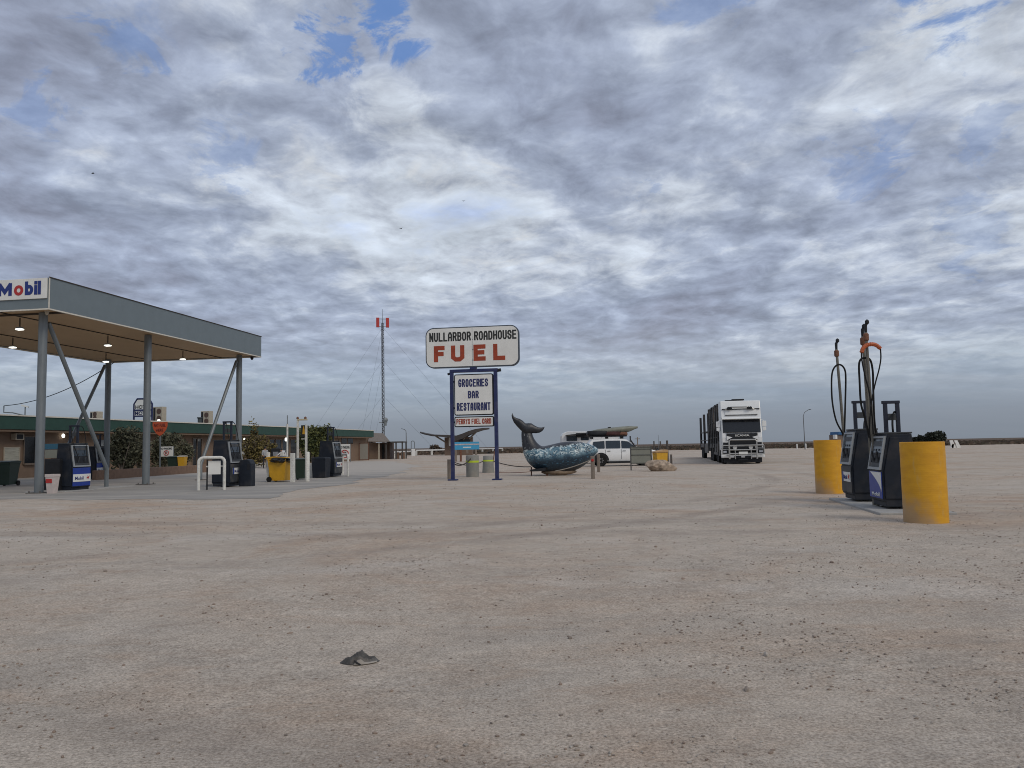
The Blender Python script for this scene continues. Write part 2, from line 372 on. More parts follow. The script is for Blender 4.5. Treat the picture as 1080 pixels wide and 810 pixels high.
# ---------------------------------------------------------------- ground
from mathutils import noise as mnoise
def ground_mat():
    m = bpy.data.materials.new('limestone_gravel'); m.use_nodes = True; t = m.node_tree; b = t.nodes['Principled BSDF']; ln = t.links.new
    b.inputs['Roughness'].default_value = 0.95; b.inputs['Specular IOR Level'].default_value = 0.15
    co = t.nodes.new('ShaderNodeTexCoord').outputs['Object']
    def nz(scale, det=6, rough=0.6, sc=(1, 1, 1), rot=0.0, dist=0.0, off=(0, 0, 0)):
        mp = t.nodes.new('ShaderNodeMapping'); mp.inputs['Scale'].default_value = sc; mp.inputs['Rotation'].default_value = (0, 0, rot); mp.inputs['Location'].default_value = off
        ln(co, mp.inputs[0]); n = t.nodes.new('ShaderNodeTexNoise'); ln(mp.outputs[0], n.inputs['Vector'])
        n.inputs['Scale'].default_value = scale; n.inputs['Detail'].default_value = det; n.inputs['Roughness'].default_value = rough; n.inputs['Distortion'].default_value = dist
        return n.outputs['Fac']
    def mr(v, a, b_, c=0.0, d=1.0):
        n = t.nodes.new('ShaderNodeMapRange'); n.interpolation_type = 'SMOOTHSTEP'; ln(v, n.inputs[0])
        for i, x in enumerate((a, b_, c, d)): n.inputs[i+1].default_value = x
        return n.outputs[0]
    def mx(f, a, c, mode='MIX'):
        n = t.nodes.new('ShaderNodeMix'); n.data_type = 'RGBA'; n.blend_type = mode
        for i, v in ((0, f), (6, a), (7, c)):
            if isinstance(v, (int, float)): n.inputs[i].default_value = v
            elif isinstance(v, tuple): n.inputs[i].default_value = (*v, 1)
            else: ln(v, n.inputs[i])
        return n.outputs[2]
    def ma(op, a, c):
        n = t.nodes.new('ShaderNodeMath'); n.operation = op
        for i, v in enumerate((a, c)):
            if isinstance(v, (int, float)): n.inputs[i].default_value = v
            else: ln(v, n.inputs[i])
        return n.outputs[0]
    pale, warm, grey = (0.472, 0.412, 0.345), (0.425, 0.325, 0.245), (0.395, 0.352, 0.302)
    c = mx(mr(nz(0.16, 8, 0.7, dist=0.6), 0.45, 0.66), pale, warm)
    c = mx(mr(nz(0.5, 7, 0.68, (0.6, 1.3, 1), 0.22, 0.8), 0.48, 0.68, 0, 0.7), c, grey)
    c = mx(mr(nz(1.2, 7, 0.7, (0.6, 1.3, 1), -0.35, 0.8, (7, 3, 0)), 0.52, 0.7, 0, 0.55), c, warm)
    c = mx(mr(nz(0.33, 6, 0.65, (0.7, 1.2, 1), 0.1, 0.3, (27, 13, 0)), 0.52, 0.68, 0, 0.55), c, (0.52, 0.475, 0.42))
    sx = t.nodes.new('ShaderNodeSeparateXYZ'); ln(co, sx.inputs[0])
    # wheel tracks: long arcs where tyres turned, compacted and darker
    for cx, cy, r, wd in ((10, 28, 26.5, .22), (10, 28, 28.3, .22), (-22, 40, 33, .2), (-22, 40, 34.9, .2), (30, -14, 31, .25), (30, -14, 33.2, .25), (4, 60, 45, .3), (4, 60, 47, .3)):
        v = t.nodes.new('ShaderNodeVectorMath'); v.operation = 'DISTANCE'; ln(co, v.inputs[0]); v.inputs[1].default_value = (cx, cy, 0)
        dd = ma('ABSOLUTE', ma('SUBTRACT', v.outputs['Value'], r), 0)
        f = ma('MULTIPLY', mr(dd, wd*0.5, wd*2.0, 0.5, 0.0), mr(nz(0.30, 6, 0.75, off=(cx, r, 0)), 0.38, 0.6))
        c = mx(f, c, (0.30, 0.255, 0.215))
    c = mx(1.0, c, mx(mr(nz(9, 8, 0.8), 0.25, 0.75), (0.82, 0.81, 0.80), (1.17, 1.17, 1.17)), 'MULTIPLY')
    c = mx(1.0, c, mx(mr(nz(55, 5, 0.8), 0.28, 0.72), (0.54, 0.52, 0.50), (1.42, 1.42, 1.42)), 'MULTIPLY')
    c = mx(mr(nz(34, 4, 0.7, off=(3, 9, 0)), 0.60, 0.68, 0, 0.55), c, (0.20, 0.145, 0.11))
    c = mx(1.0, c, mx(mr(nz(1.6, 8, 0.7), 0.3, 0.7), (0.90, 0.90, 0.90), (1.08, 1.08, 1.08)), 'MULTIPLY')
    vo = t.nodes.new('ShaderNodeTexVoronoi'); vo.inputs['Scale'].default_value = 26; ln(co, vo.inputs['Vector'])
    c = mx(ma('MULTIPLY', mr(vo.outputs['Distance'], 0.10, 0.24, 0.7, 0.0), mr(nz(1.1, 5, 0.7), 0.45, 0.62)), c, (0.16, 0.13, 0.11))
    vo2 = t.nodes.new('ShaderNodeTexVoronoi'); vo2.inputs['Scale'].default_value = 17; ln(co, vo2.inputs['Vector'])
    c = mx(ma('MULTIPLY', mr(vo2.outputs['Distance'], 0.08, 0.2, 0.6, 0.0), mr(nz(0.8, 5, 0.7, off=(4, 4, 0)), 0.5, 0.64)), c, (0.56, 0.52, 0.47))
    far = mr(ma('ADD', sx.outputs[1], ma('MULTIPLY', nz(0.02, 4, 0.6), 40)), 195, 203)
    c = mx(far, c, mx(mr(nz(0.05, 5, 0.6), 0.4, 0.6), (0.085, 0.062, 0.045), (0.15, 0.105, 0.075)))
    ln(c, b.inputs['Base Color'])
    bp = t.nodes.new('ShaderNodeBump'); bp.inputs['Strength'].default_value = 0.8; bp.inputs['Distance'].default_value = 0.05
    hsum = ma('ADD', ma('MULTIPLY', nz(2.2, 8, 0.62, (0.6, 1.3, 1), 0.2), 0.8), ma('MULTIPLY', nz(18, 7, 0.75), 0.42))
    ln(hsum, bp.inputs['Height']); ln(bp.outputs[0], b.inputs['Normal'])
    return m
m_ground = ground_mat()
def gz(x, y):                         # gentle unevenness of the yard, flat where things stand
    d = math.hypot(x, y)
    a = 0.03*max(0.0, 1-abs(d-9)/9)
    return a*mnoise.noise(Vector((x*0.45, y*0.45, 2.0))) if a > 0 else 0.0
g = MB(); n = 150
ax = [60*t+8000*t**5 for t in [i/n*2-1 for i in range(n+1)]]
vs = [(x, y+10, gz(x, y+10)) for y in ax for x in ax]
g.add(vs, [(j*(n+1)+i, j*(n+1)+i+1, (j+1)*(n+1)+i+1, (j+1)*(n+1)+i) for j in range(n) for i in range(n)])
tag(g.build('ground', m_ground, shade=True), kind='structure')

# concrete and bitumen forecourt: one slightly uneven-edged sheet 4 mm above the dirt
def fore_mat():
    m = bpy.data.materials.new('dusty_concrete'); m.use_nodes = True; t = m.node_tree; b = t.nodes['Principled BSDF']; ln = t.links.new
    b.inputs['Roughness'].default_value = 0.85
    co = t.nodes.new('ShaderNodeTexCoord').outputs['Object']
    def nz(s, d=6, sc=(1, 1, 1)):
        mp = t.nodes.new('ShaderNodeMapping'); mp.inputs['Scale'].default_value = sc; ln(co, mp.inputs[0])
        n = t.nodes.new('ShaderNodeTexNoise'); n.inputs['Scale'].default_value = s; n.inputs['Detail'].default_value = d; n.inputs['Roughness'].default_value = .65; ln(mp.outputs[0], n.inputs[0]); return n.outputs['Fac']
    r = t.nodes.new('ShaderNodeValToRGB'); ln(nz(0.5, 7, (0.5, 1.5, 1)), r.inputs[0]); e = r.color_ramp.elements
    e[0].position = .32; e[0].color = (0.245, 0.228, 0.205, 1); e[1].position = .66; e[1].color = (0.40, 0.36, 0.31, 1)
    k = e.new(.5); k.color = (0.295, 0.275, 0.245, 1)
    mm = t.nodes.new('ShaderNodeMix'); mm.data_type = 'RGBA'; mm.blend_type = 'MULTIPLY'; mm.inputs[0].default_value = 1
    r2 = t.nodes.new('ShaderNodeValToRGB'); ln(nz(14, 6), r2.inputs[0]); r2.color_ramp.elements[0].color = (.75, .75, .75, 1); r2.color_ramp.elements[1].color = (1.2, 1.2, 1.2, 1)
    sx = t.nodes.new('ShaderNodeSeparateXYZ'); ln(co, sx.inputs[0])
    ad = t.nodes.new('ShaderNodeMath'); ad.operation = 'MULTIPLY_ADD'; ln(nz(.22, 6, (.6, 1.2, 1)), ad.inputs[0]); ad.inputs[1].default_value = 46; ln(sx.outputs[1], ad.inputs[2])
    fr = t.nodes.new('ShaderNodeMapRange'); fr.interpolation_type = 'SMOOTHSTEP'; ln(ad.outputs[0], fr.inputs[0]); fr.inputs[1].default_value = 62; fr.inputs[2].default_value = 82; fr.inputs[4].default_value = .8
    dm = t.nodes.new('ShaderNodeMix'); dm.data_type = 'RGBA'; ln(fr.outputs[0], dm.inputs[0]); ln(r.outputs[0], dm.inputs[6]); dm.inputs[7].default_value = (.44, .39, .33, 1)
    ln(dm.outputs[2], mm.inputs[6]); ln(r2.outputs[0], mm.inputs[7]); ln(mm.outputs[2], b.inputs['Base Color'])
    bp = t.nodes.new('ShaderNodeBump'); bp.inputs['Strength'].default_value = .3; bp.inputs['Distance'].default_value = .01; ln(nz(9), bp.inputs['Height']); ln(bp.outputs[0], b.inputs['Normal'])
    return m
m_fore = fore_mat()
corners = [(-46, 30.5), (-16.7, 26.3), (-7.2, 24.2), (-6.6, 46), (-7.5, 66), (-14, 92), (-20, 100), (-36, 112), (-40, 60)]
pts = []
for i in range(len(corners)):
    a, b_ = Vector(corners[i]), Vector(corners[(i+1) % len(corners)]); k = max(2, int((b_-a).length/0.5))
    nrm = Vector((-(b_-a).y, (b_-a).x)).normalized()
    for j in range(k):
        p = a.lerp(b_, j/k); q = mnoise.fractal(Vector((p.x*.35, p.y*.35, 5)), 1.0, 2.0, 4)
        p = p+nrm*q*0.9*min(1, 8*min(j/k, 1-j/k)+.3); pts.append((p.x, p.y, 0.006))
tag(MB().add(pts, [tuple(range(len(pts)))]).build('forecourt_pavement', m_fore), kind='structure')
# island pads under the pumps
def pad(loc, w, l, h, label):
    o = MB().box((-w/2, 0, -0.02), (w/2, l, h)).build('pavement_slab', m_conc, loc=loc, rz=SITE, bevel=0.02)
    tag(o, kind='structure')
p = Vector((7.0, 15.35, 0)); pad(tuple(p+RV*0.50), 1.35, 4.3, 0.045, '')
p = Vector((-17.5, 30.6, 0)); pad(tuple(p), 1.7, 4.2, 0.05, '')

# loose stones lying on the near yard
st = MB(); ico = bmesh.new(); bmesh.ops.create_icosphere(ico, subdivisions=1, radius=1.0)
iv = [v.co.copy() for v in ico.verts]; ifc = [[v.index for v in f.verts] for f in ico.faces]; ico.free()
ks = 0
ov = [Vector(v) for v in ((1, 0, 0), (-1, 0, 0), (0, 1, 0), (0, -1, 0), (0, 0, 1), (0, 0, -1))]; of = [(0, 2, 4), (2, 1, 4), (1, 3, 4), (3, 0, 4), (2, 0, 5), (1, 2, 5), (3, 1, 5), (0, 3, 5)]
while ks < 34000:
    y = 2.2+30*R.random()**2.1; x = (R.random()*2-1)*(y*0.8+2.5)
    q = mnoise.fractal(Vector((x*0.35, y*0.5, 9)), 1.0, 2.0, 4)
    if R.random() > 0.16+max(0, q)*1.6+(.35 if mnoise.noise(Vector((x*.16, y*.16, 40))) > .22 else 0): continue
    if x < -6 and y > 25: continue
    s_ = 0.003+0.0085*R.random()**3.5 + (0.014*R.random() if R.random() < 0.008 else 0)
    s_ *= 1+y*0.03; big_ = s_*20/y > .03
    a = R.random()*PI; ca, sa = math.cos(a), math.sin(a); fx, fy, fz = s_*R.uniform(.8, 1.6), s_*R.uniform(.6, 1.1), s_*R.uniform(.4, .85)
    z0 = gz(x, y)
    st.k = R.choice((0, 1, 1, 2, 2))
    st.add([(x+ca*v.x*fx-sa*v.y*fy, y+sa*v.x*fx+ca*v.y*fy, z0+fz*.4+v.z*fz) for v in (u*R.uniform(.75, 1.1) for u in (iv if big_ else ov))], ifc if big_ else of); ks += 1
tag(st.build('loose_stones', [mat('stone_dark', (0.24, 0.20, 0.165), 0.9, var=.4, scale=2), mat('stone_pale', (0.36, 0.32, 0.275), 0.9, var=.3, scale=2), mat('stone_brown', (0.23, 0.175, 0.135), 0.9, var=.3, scale=2)]),
    'small loose stones scattered over the pale dirt yard', 'gravel', kind='stuff')

# ---------------------------------------------------------------- low scrub plain far off
def leafmat(name, a, b_, scale=0.6):
    if name in MATS: return MATS[name]
    m = bpy.data.materials.new(name); m.use_nodes = True; t = m.node_tree; bs = t.nodes['Principled BSDF']; bs.inputs['Roughness'].default_value = .8
    co = t.nodes.new('ShaderNodeTexCoord'); nn = t.nodes.new('ShaderNodeTexNoise'); nn.inputs['Scale'].default_value = scale; nn.inputs['Detail'].default_value = 5
    t.links.new(co.outputs['Object'], nn.inputs[0]); r = t.nodes.new('ShaderNodeValToRGB'); r.color_ramp.elements[0].position = .35; r.color_ramp.elements[1].position = .65
    r.color_ramp.elements[0].color = (*a, 1); r.color_ramp.elements[1].color = (*b_, 1); t.links.new(nn.outputs['Fac'], r.inputs[0]); t.links.new(r.outputs[0], bs.inputs['Base Color'])
    MATS[name] = m; return m
sc = MB()
def clump(mb, x, y, h, wd, k=5):
    for _ in range(k):
        a = R.random()*PI; w2 = wd*R.uniform(.3, .6); hh = h*R.uniform(.6, 1); ox, oy = R.uniform(-.4, .4)*wd, R.uniform(-.4, .4)*wd
        ca, sa = math.cos(a)*w2, math.sin(a)*w2; tl = R.uniform(-.3, .3)*h
        mb.add([(x+ox-ca, y+oy-sa, 0), (x+ox+ca, y+oy+sa, 0), (x+ox+ca*.7+tl, y+oy+sa*.7, hh*R.uniform(.7, 1)), (x+ox, y+oy+tl, hh), (x+ox-ca*.7+tl, y+oy-sa*.7, hh*R.uniform(.6, .95))], [(0, 1, 2, 3, 4)])
for _ in range(15000):
    y = 172+260*R.random()**1.6; x = R.uniform(-.95, .95)*y
    y += 10*mnoise.noise(Vector((x*.02, 0, 0)))
    sc.k = int(R.random() < .4)
    clump(sc, x, y, R.uniform(.25, .6)+(.5*R.random() if R.random() < .04 else 0), R.uniform(.5, 1.4), 3)
tag(sc.build('scrub', [leafmat('scrub_brown', (0.085, 0.058, 0.040), (0.14, 0.095, 0.065), .05), leafmat('scrub_olive', (0.065, 0.052, 0.034), (0.10, 0.08, 0.052), .05)]),
    'low brown saltbush scrub covering the flat plain beyond the yard', 'scrub', kind='stuff')

# ---------------------------------------------------------------- fuel canopy
def LW(o, x, y, z=0): return Vector(o)+RV*x+DV*y+Vector((0, 0, z))
CO = Vector((-16.72, 29.2, 0))
can = thing('fuel_canopy', 'large flat-roofed grey fuel canopy on round steel columns', 'canopy', tuple(CO), SITE)
ZS, ZT, CW, CL = 6.7, 7.82, 9.6, 16.6
MB().box((-CW+.06, .06, ZS+.03), (-.06, CL-.06, ZS+.12)).build('soffit', m_soffit, can)
sm = MB()
for xx in (-2.35, -6.6): sm.box((xx-.018, .1, ZS-.01), (xx+.018, CL-.1, ZS+.025))
for yy in (.95,): sm.box((-CW+.1, yy-.04, ZS-.04), (-.1, yy+.04, ZS+.024))
sm.build('ceiling_conduit', m_line, can)
MB().box((-CW+.1, .1, ZT-.14), (-.1, CL-.1, ZT-.1)).build('roof_deck', m_steel, can)
fa = MB(); fa.box((-.05, 0, ZS), (0, CL, ZT)); fa.box((-CW, 0, ZS), (-CW+.05, CL, ZT)); fa.box((-CW+.05, CL-.05, ZS), (-.05, CL, ZT)); fa.box((-CW+.05, 0, ZS), (-.05, .05, ZT))
fa.build('fascia', m_fascia, can)
tr = MB(); tr.box((-CW-.012, -.012, ZS-.055), (.012, CL+.012, ZS-.004)); 
tr = MB()
for a, b_ in (((-CW-.015, -.015, ZS-.05), (.015, .06, ZS-.003)), ((-.06, .06, ZS-.05), (.015, CL+.015, ZS-.003)), ((-CW-.015, .06, ZS-.05), (-CW+.06, CL+.015, ZS-.003)), ((-CW+.06, CL-.06, ZS-.05), (-.06, CL+.015, ZS-.003))): tr.box(a, b_)
tr.box((-.004, -.02, ZS+.01), (.018, .02, ZT-.005))
tr.build('gutter_trim', m_trim, can)
MB().box((-.006, -.03, ZT), (.03, CL, ZT+.03)).build('fascia_capping', m_line, can)
sp = MB().box((-5.6, -.055, ZS+.36), (-.06, -.003, ZT-.01), .008).build('sign_panel', m_signw, can)
zc = ZS+.36+.15
block('letter', 'M', m_logo, sp, -2.10, -1.42, zc, zc+.47, -.058, hw=.068)
block('letter', 'o', m_red, sp, -1.42, -.97, zc-.005, zc+.375, -.058, hw=.055)
block('letter', 'bil', m_logo, sp, -.97, -.28, zc-.005, zc+.50, -.058, hw=.062, wi=.36)
cols = [(-.91, .86), (-.85, 7.3), (-.82, 15.65), (-8.6, .86), (-8.6, 6.0), (-8.6, 15.4)]
for x, y in cols:
    c = MB().lathe((x, y, 0), [(.155, .03), (.155, ZS)], 24).build('column', m_steel, can, shade=True)
    b = MB(); b.box((x-.3, y-.3, .008), (x+.3, y+.3, .032))
    for a in range(4): b.lathe((x+.22*(-1)**a, y+.22*(-1)**(a//2), 0), [(.025, .03), (.025, .09)], 6)
    b.build('base_plate', mat('plate_dark', (.10, .09, .08), .8, var=.3), c)
for x in (-.85, -8.6):
    for y0, y1 in ((1.06, 4.6), (15.4 if x > -2 else 15.1, 11.85 if x > -2 else 11.6)):
        br = MB(); br.tube([(x, y0, ZS-.35), (x, y1, .78), (x, y1, .05)], .085, 12)
        br = br.build('brace', m_steel, can, smooth=30)
        MB().box((x-.2, y1-.2, .008), (x+.2, y1+.2, .04)).build('base_plate', mat('plate_dark', (.10, .09, .08), .8, var=.3), br)
pos = [(-2.35, 1.4, 'hanging canopy floodlight just left of the nearest column'), (-2.35, 6.6, 'hanging canopy floodlight halfway along the front-right strip, between two columns'), (-2.35, 12.6, 'hanging canopy floodlight close to the far edge and right of the middle column'),
       (-6.6, 6.0, 'hanging canopy floodlight behind and below the one nearest the corner column'), (-6.6, 12.4, 'small canopy floodlight beside the top of the far left column')]
for i, (x, y, lb) in enumerate(pos):
    t = thing('canopy_light', lb, 'light', tuple(LW(CO, x, y, ZS-.5)), SITE, 'floodlights hanging under the fuel canopy')
    MB().tube([(0, 0, .12), (0, 0, .46)], .025, 8).build('stem', m_line, t)
    MB().box((-.11, -.08, .04), (.11, .08, .10), .02).build('housing', m_steel, t)
    MB().box((-.12, -.09, -.01), (.12, .09, .035), .012).build('lens', m_lamp, t)
cm = thing('security_camera', 'small round security camera at the canopy corner above the nearest column', 'camera', tuple(LW(CO, -.35, .35, ZS-.05)), SITE)
MB().lathe((0, 0, 0), [(.07, 0), (.07, -.05), (.05, -.11), (.02, -.14)], 12).build('dome', m_acb, cm, shade=True)
MB().lathe((0, 0, 0), [(.085, .012), (.085, 0.0)], 12).build('mount', m_signw, cm)
cm = thing('security_camera', 'small dark security camera under the far right canopy corner', 'camera', tuple(LW(CO, -.25, CL-.6, ZS-.05)), SITE)
MB().lathe((0, 0, 0), [(.08, -.02), (.09, -.1), (.05, -.17), (.02, -.2)], 12).build('dome', m_black, cm, shade=True)
MB().lathe((0, 0, 0), [(.05, .0), (.05, -.03)], 12).build('mount', m_black, cm)

# ---------------------------------------------------------------- fuel dispensers
def horse(mb, x0, z0, s, y):
    pr = [(0, .55), (.12, .62), (.2, .5), (.3, .5), (.45, .62), (.38, .95), (.6, .78), (.72, .6), (.9, .72), (1, .95), (1.05, .8), (.98, .55), (.8, .42), (.85, .2), (1, .05), (.9, 0), (.74, .2), (.62, .34), (.36, .3), (.22, .12), (.1, .12), (.16, .24), (.2, .38), (.1, .46)]
    return mb.prism([(x0+a*s, z0+b*s) for a, b in pr], y, y-.006)
m_navy_d = mat('mast_navy', (0.006, 0.010, 0.024), .5, var=.2)
def pump(label, loc, rz, w, d, h, kind, mast=0.75, group='fuel dispensers', faces=(1,), hoses=True):
    """local -y is the customer's face, width w along x; kind picks the door colours"""
    t = thing('fuel_pump', label, 'fuel pump', loc, rz, group)
    lo = h*0.50
    body = MB()                                     # plinth, lower cabinet, tapered head
    prof = [(-d/2+.05, .04), (d/2-.05, .04), (d/2-.05, .14), (d/2, .16), (d/2, lo), (d/2-.07, h), (-d/2+.14, h), (-d/2, lo), (-d/2, .16), (-d/2+.05, .14)]
    body.prism(prof, -w/2+.02, w/2-.02, 'x')
    bo = body.build('body', m_pump, t, bevel=.018)
    for sx in (-1, 1):
        e = MB(); e.prism([(-d/2+.04, .2), (d/2-.04, .2), (d/2-.04, lo), (d/2-.11, h-.06), (-d/2+.18, h-.06), (-d/2+.04, lo)], sx*(w/2-.022), sx*(w/2+.012), 'x')
        e.build('end_panel', m_pump, t, bevel=.01)
    MB().box((-w/2+.01, -d/2+.13, h+.002), (w/2-.01, d/2-.06, h+.035), .01).build('top_cover', m_pumpg, t)
    slope = .14/(h-lo)
    for sy in faces:
        def q(z, off): return sy*(d/2-(max(0, z-lo))*slope+off)*-1
        z0, z1 = lo+.03, h-.04
        fr = MB(); x0, x1 = -w/2+.05, w/2-.05
        def slab(xa, xb, za, zb, o0, o1, mb):
            mb.add([(xa, q(za, o0), za), (xb, q(za, o0), za), (xb, q(zb, o0), zb), (xa, q(zb, o0), zb), (xa, q(za, o1), za), (xb, q(za, o1), za), (xb, q(zb, o1), zb), (xa, q(zb, o1), zb)],
                   [(0, 1, 2, 3), (4, 5, 6, 7), (0, 1, 5, 4), (1, 2, 6, 5), (2, 3, 7, 6), (3, 0, 4, 7)])
        for a in ((x0, x0+.05, z0, z1), (x1-.05, x1, z0, z1), (x0+.05, x1-.05, z0, z0+.05), (x0+.05, x1-.05, z1-.04, z1)): slab(*a, .004, .05, fr)
        fr.build('bezel', m_bezel, t)
        sc_ = MB(); slab(x0+.052, x1-.052, z0+(z1-z0)*.5, z1-.042, .004, .022, sc_); so_ = sc_.build('display_panel', m_glassb, t)
        kb = MB()
        for i in range(4):
            xx = x0+.12+i*(x1-x0-.24)/3.2; slab(xx, xx+.06, z0+(z1-z0)*.56, z0+(z1-z0)*.62, .024, .032, kb)
        slab(x0+.1, x1-.1, z1-.2, z1-.1, .024, .03, kb)
        kb.build('keypad', m_pumpg, so_)
        ho = MB(); slab(x0+.052, x1-.052, z0+.14, z0+(z1-z0)*.49, .004, .014, ho); ho.build('nozzle_recess', m_black, t)
        tr_ = MB(); slab(x0+.052, x1-.052, z0+.052, z0+.135, .004, .03, tr_); tr_.build('tray', m_pumpg, t)
        for i in range(2):
            xx = -w*.17+i*w*.34; nz_ = MB(); nz_.tube([(xx, q(z0+.2, .02), z0+.16), (xx, q(z0+.3, .07), z0+.3), (xx+.03, q(z0+.3, .07), z0+.36)], .022, 6)
            nz_.build('nozzle', m_pumpg, t)
        yy = q(0, .003)
        dr = MB().box((-w/2+.03, yy, .2), (w/2-.03, yy-sy*.012, lo-.01), .004)
        door = dr.build('door', m_blue if kind == 'blue' else (m_pumpg if kind in ('grey', 'dark') else m_blue), t)
        if kind in ('blue', 'grey', 'dark'):
            zb, zt = (lo*.40, lo*.72) if kind == 'blue' else (lo*.55, lo*.82)
            xa, xb = (-w/2+.032, w/2-.032) if kind == 'blue' else (-w*.30, w/2-.06)
            lb = MB().box((xa, yy-sy*.014, zb), (xb, yy-sy*.024, zt)).build('label_band', m_signw, t)
            hh = zt-zb; ys = yy-sy*.026
            tx = text('lettering', 'Mobil', m_logo, lb, xa+.10 if kind == 'blue' else xa+.12, xa+.10+(xb-xa)*.48, zb+hh*.25, zb+hh*.68, ys, bold=.012, depth=.004)
            hm = MB(); horse(hm, xb-hh*.85, zb+hh*.25, hh*.55, ys); hm.build('emblem', m_red, lb)
            if kind != 'blue': MB().box((xa, yy-sy*.0245, zb), (xa+.09, yy-sy*.028, zt)).build('strip', m_blue, lb)
        else:                                                        # blue door with a white swoosh
            ys = yy-sy*.013; s = MB(); n = 10; zc0, zc1 = .34, lo-.02
            left = [(w/2-.06-(w-.2)*(i/n)**1.6, zc0+(zc1-zc0)*i/n) for i in range(n+1)]
            s.prism(left+[(w/2-.045, zc1), (w/2-.045, zc0+.05)], ys, ys-sy*.006); s.build('swoosh', m_signw, door)
            text('lettering', 'Mobil', m_signw, door, -w*.28, w*.30, .235, .315, ys-.002, bold=.02, depth=.004)
    if mast:
        ms = MB(); hx = .16 if kind in ('blue', 'dark') else .115; mx_ = 0 if kind == 'blue' or kind == 'dark' else .12
        for x in (-hx, hx): ms.box((mx_-.04, x-.036, h+.03), (mx_+.04, x+.036, h+mast), .01)
        ms.box((mx_-.045, -hx-.06, h+mast-.05), (mx_+.045, hx+.045, h+mast+.01), .01)
        mo = ms.build('hose_mast', m_navy_d, t)
        MB().box((mx_-.035, -hx+.037, h+mast*.42), (mx_+.035, hx-.037, h+mast*.62)).build('mast_label', m_pumpg, mo)
        if hoses:
            for x, s in ((-.16, -1), (.16, 1)):
                hs = MB(); pts = []
                for i in range(17):
                    a = i/16; pts.append((x+s*(.05+.17*math.sin(PI*a)), -d/2*a*1.02-.02, h+mast*.85+.28*math.sin(PI*min(1, a*1.6))*(1-a)-(a**1.5)*(mast*.85+h-lo-.35)))
                hs.tube(pts, .014, 8); hs.build('hose', m_rubber, t)
    return t
FR = SITE+PI/2            # a face looking to the right of the roadhouse's grid
FLFT = SITE-PI/2
P1 = LW((-16.7, 31.0, 0), -.36, .52)
pump('blue and white fuel pump beside the nearest canopy column', tuple(P1), FR, 1.05, .72, 1.80, 'blue', .72)
P2 = LW(G(97, 505.8), .0, .4)
pump('blue fuel pump further back, partly hidden behind the slanting brace', tuple(P2), FR, 1.1, .7, 1.80, 'blue', .7)
P3 = LW((-11.2, 32.4, 0), -.4, .5)
pump('charcoal fuel pump behind the white hoop barrier', tuple(P3), FR, 1.05, .78, 1.84, 'dark', .78)
P4 = LW(G(352.5, 503), -.36, .4)
pump('charcoal fuel pump next to the square dark bin and a small tree', tuple(P4), FR, 1.15, .85, 1.84, 'dark', .75)
P5 = LW((7.24, 16.14, 0), .34, .47, .045)
pump('blue-doored fuel pump behind the nearest yellow bollard', tuple(P5), FLFT, .95, .66, 1.47, 'swoosh', .66, hoses=False)
P6 = LW((7.50, 18.2, 0), .33, .46, .045)
pump('grey-doored fuel pump between the tall pipes and the far yellow bollard', tuple(P6), FLFT, .95, .66, 1.58, 'grey', .66, hoses=False)
# nozzle loop on the near high flow pump's mast
t = tag(MB().tube([LW(P5, .15*math.cos(a)+.1, .32*math.cos(a), 1.62+.30*math.sin(a)) for a in [i*PI*1.6/18-.6 for i in range(19)]], .02, 8).build('fuel_hose', m_rubber), 'short black hose looped over the frame on the near blue-doored pump', 'hose')
t = tag(MB().tube([LW(P6, .12+.14*math.cos(a), .40*math.cos(a), 1.25+.55*math.sin(a)) for a in [i*PI*1.1/18-.2 for i in range(19)]], .018, 8).build('fuel_hose', m_rubber), 'short black hose hanging at the grey-doored pump', 'hose')

# ---------------------------------------------------------------- tall hose pipes between the right-hand pumps
def hosepole(base, hgt, label, lean=0.0, knob=True):
    t = thing('hose_pole', label, 'pole', tuple(base), SITE, 'tall steel pipes carrying the diesel hoses')
    MB().tube([(0, 0, 0), (-lean, 0, hgt-.22)], [.038, .032], 12).build('pipe', m_pole, t, shade=True)
    MB().lathe((-lean, 0, 0), [(.04, hgt-.40), (.058, hgt-.38), (.058, hgt-.26), (.04, hgt-.24)], 12).build('clamp', m_rust, t, shade=True)
    k = MB().tube([(-lean, 0, hgt-.25), (-lean, 0, hgt-.08), (-lean+.03, -.02, hgt)], [.028, .034, .026], 8)
    k.lathe((-lean+.03, -.02, 0), [(.01, hgt-.06), (.043, hgt-.03), (.043, hgt+.02), (.01, hgt+.05)], 10)
    k.build('swivel', m_black, t, shade=True)
    return t
Yp = 19.9
b1 = D(893, 470, Yp); b1.z = 0
hosepole(b1, H(884, 359, Yp), 'lone tall steel pipe nearest the far yellow bollard', .13)
Y2 = 17.15
b2 = D(919, 470, Y2); b2.z = .04; hosepole(b2, H(911.5, 346, Y2), 'shorter dark pipe of the pair between the two pumps', .06)
Y3 = 16.95
b3 = D(922.5, 470, Y3); b3.z = .04; hosepole(b3, H(914.5, 341.5, Y3), 'tallest steel pipe, wearing the orange hose sleeve', .06)
def pxtube(name, pts, Y, r, m, label, cat='hose', dy=0.0):
    P = [D(x, y, Y+dy*i/len(pts)) for i, (x, y) in enumerate(pts)]
    Q = []                                     # Catmull-Rom smoothing
    for i in range(len(P)-1):
        a, b, c, d = P[max(i-1, 0)], P[i], P[i+1], P[min(i+2, len(P)-1)]
        for k in range(5):
            s = k/5; Q.append(.5*((2*b)+(-a+c)*s+(2*a-5*b+4*c-d)*s*s+(-a+3*b-3*c+d)*s**3))
    Q.append(P[-1])
    o = MB().tube(Q, r, 8).build(name, m, shade=True)
    return tag(o, label, cat)
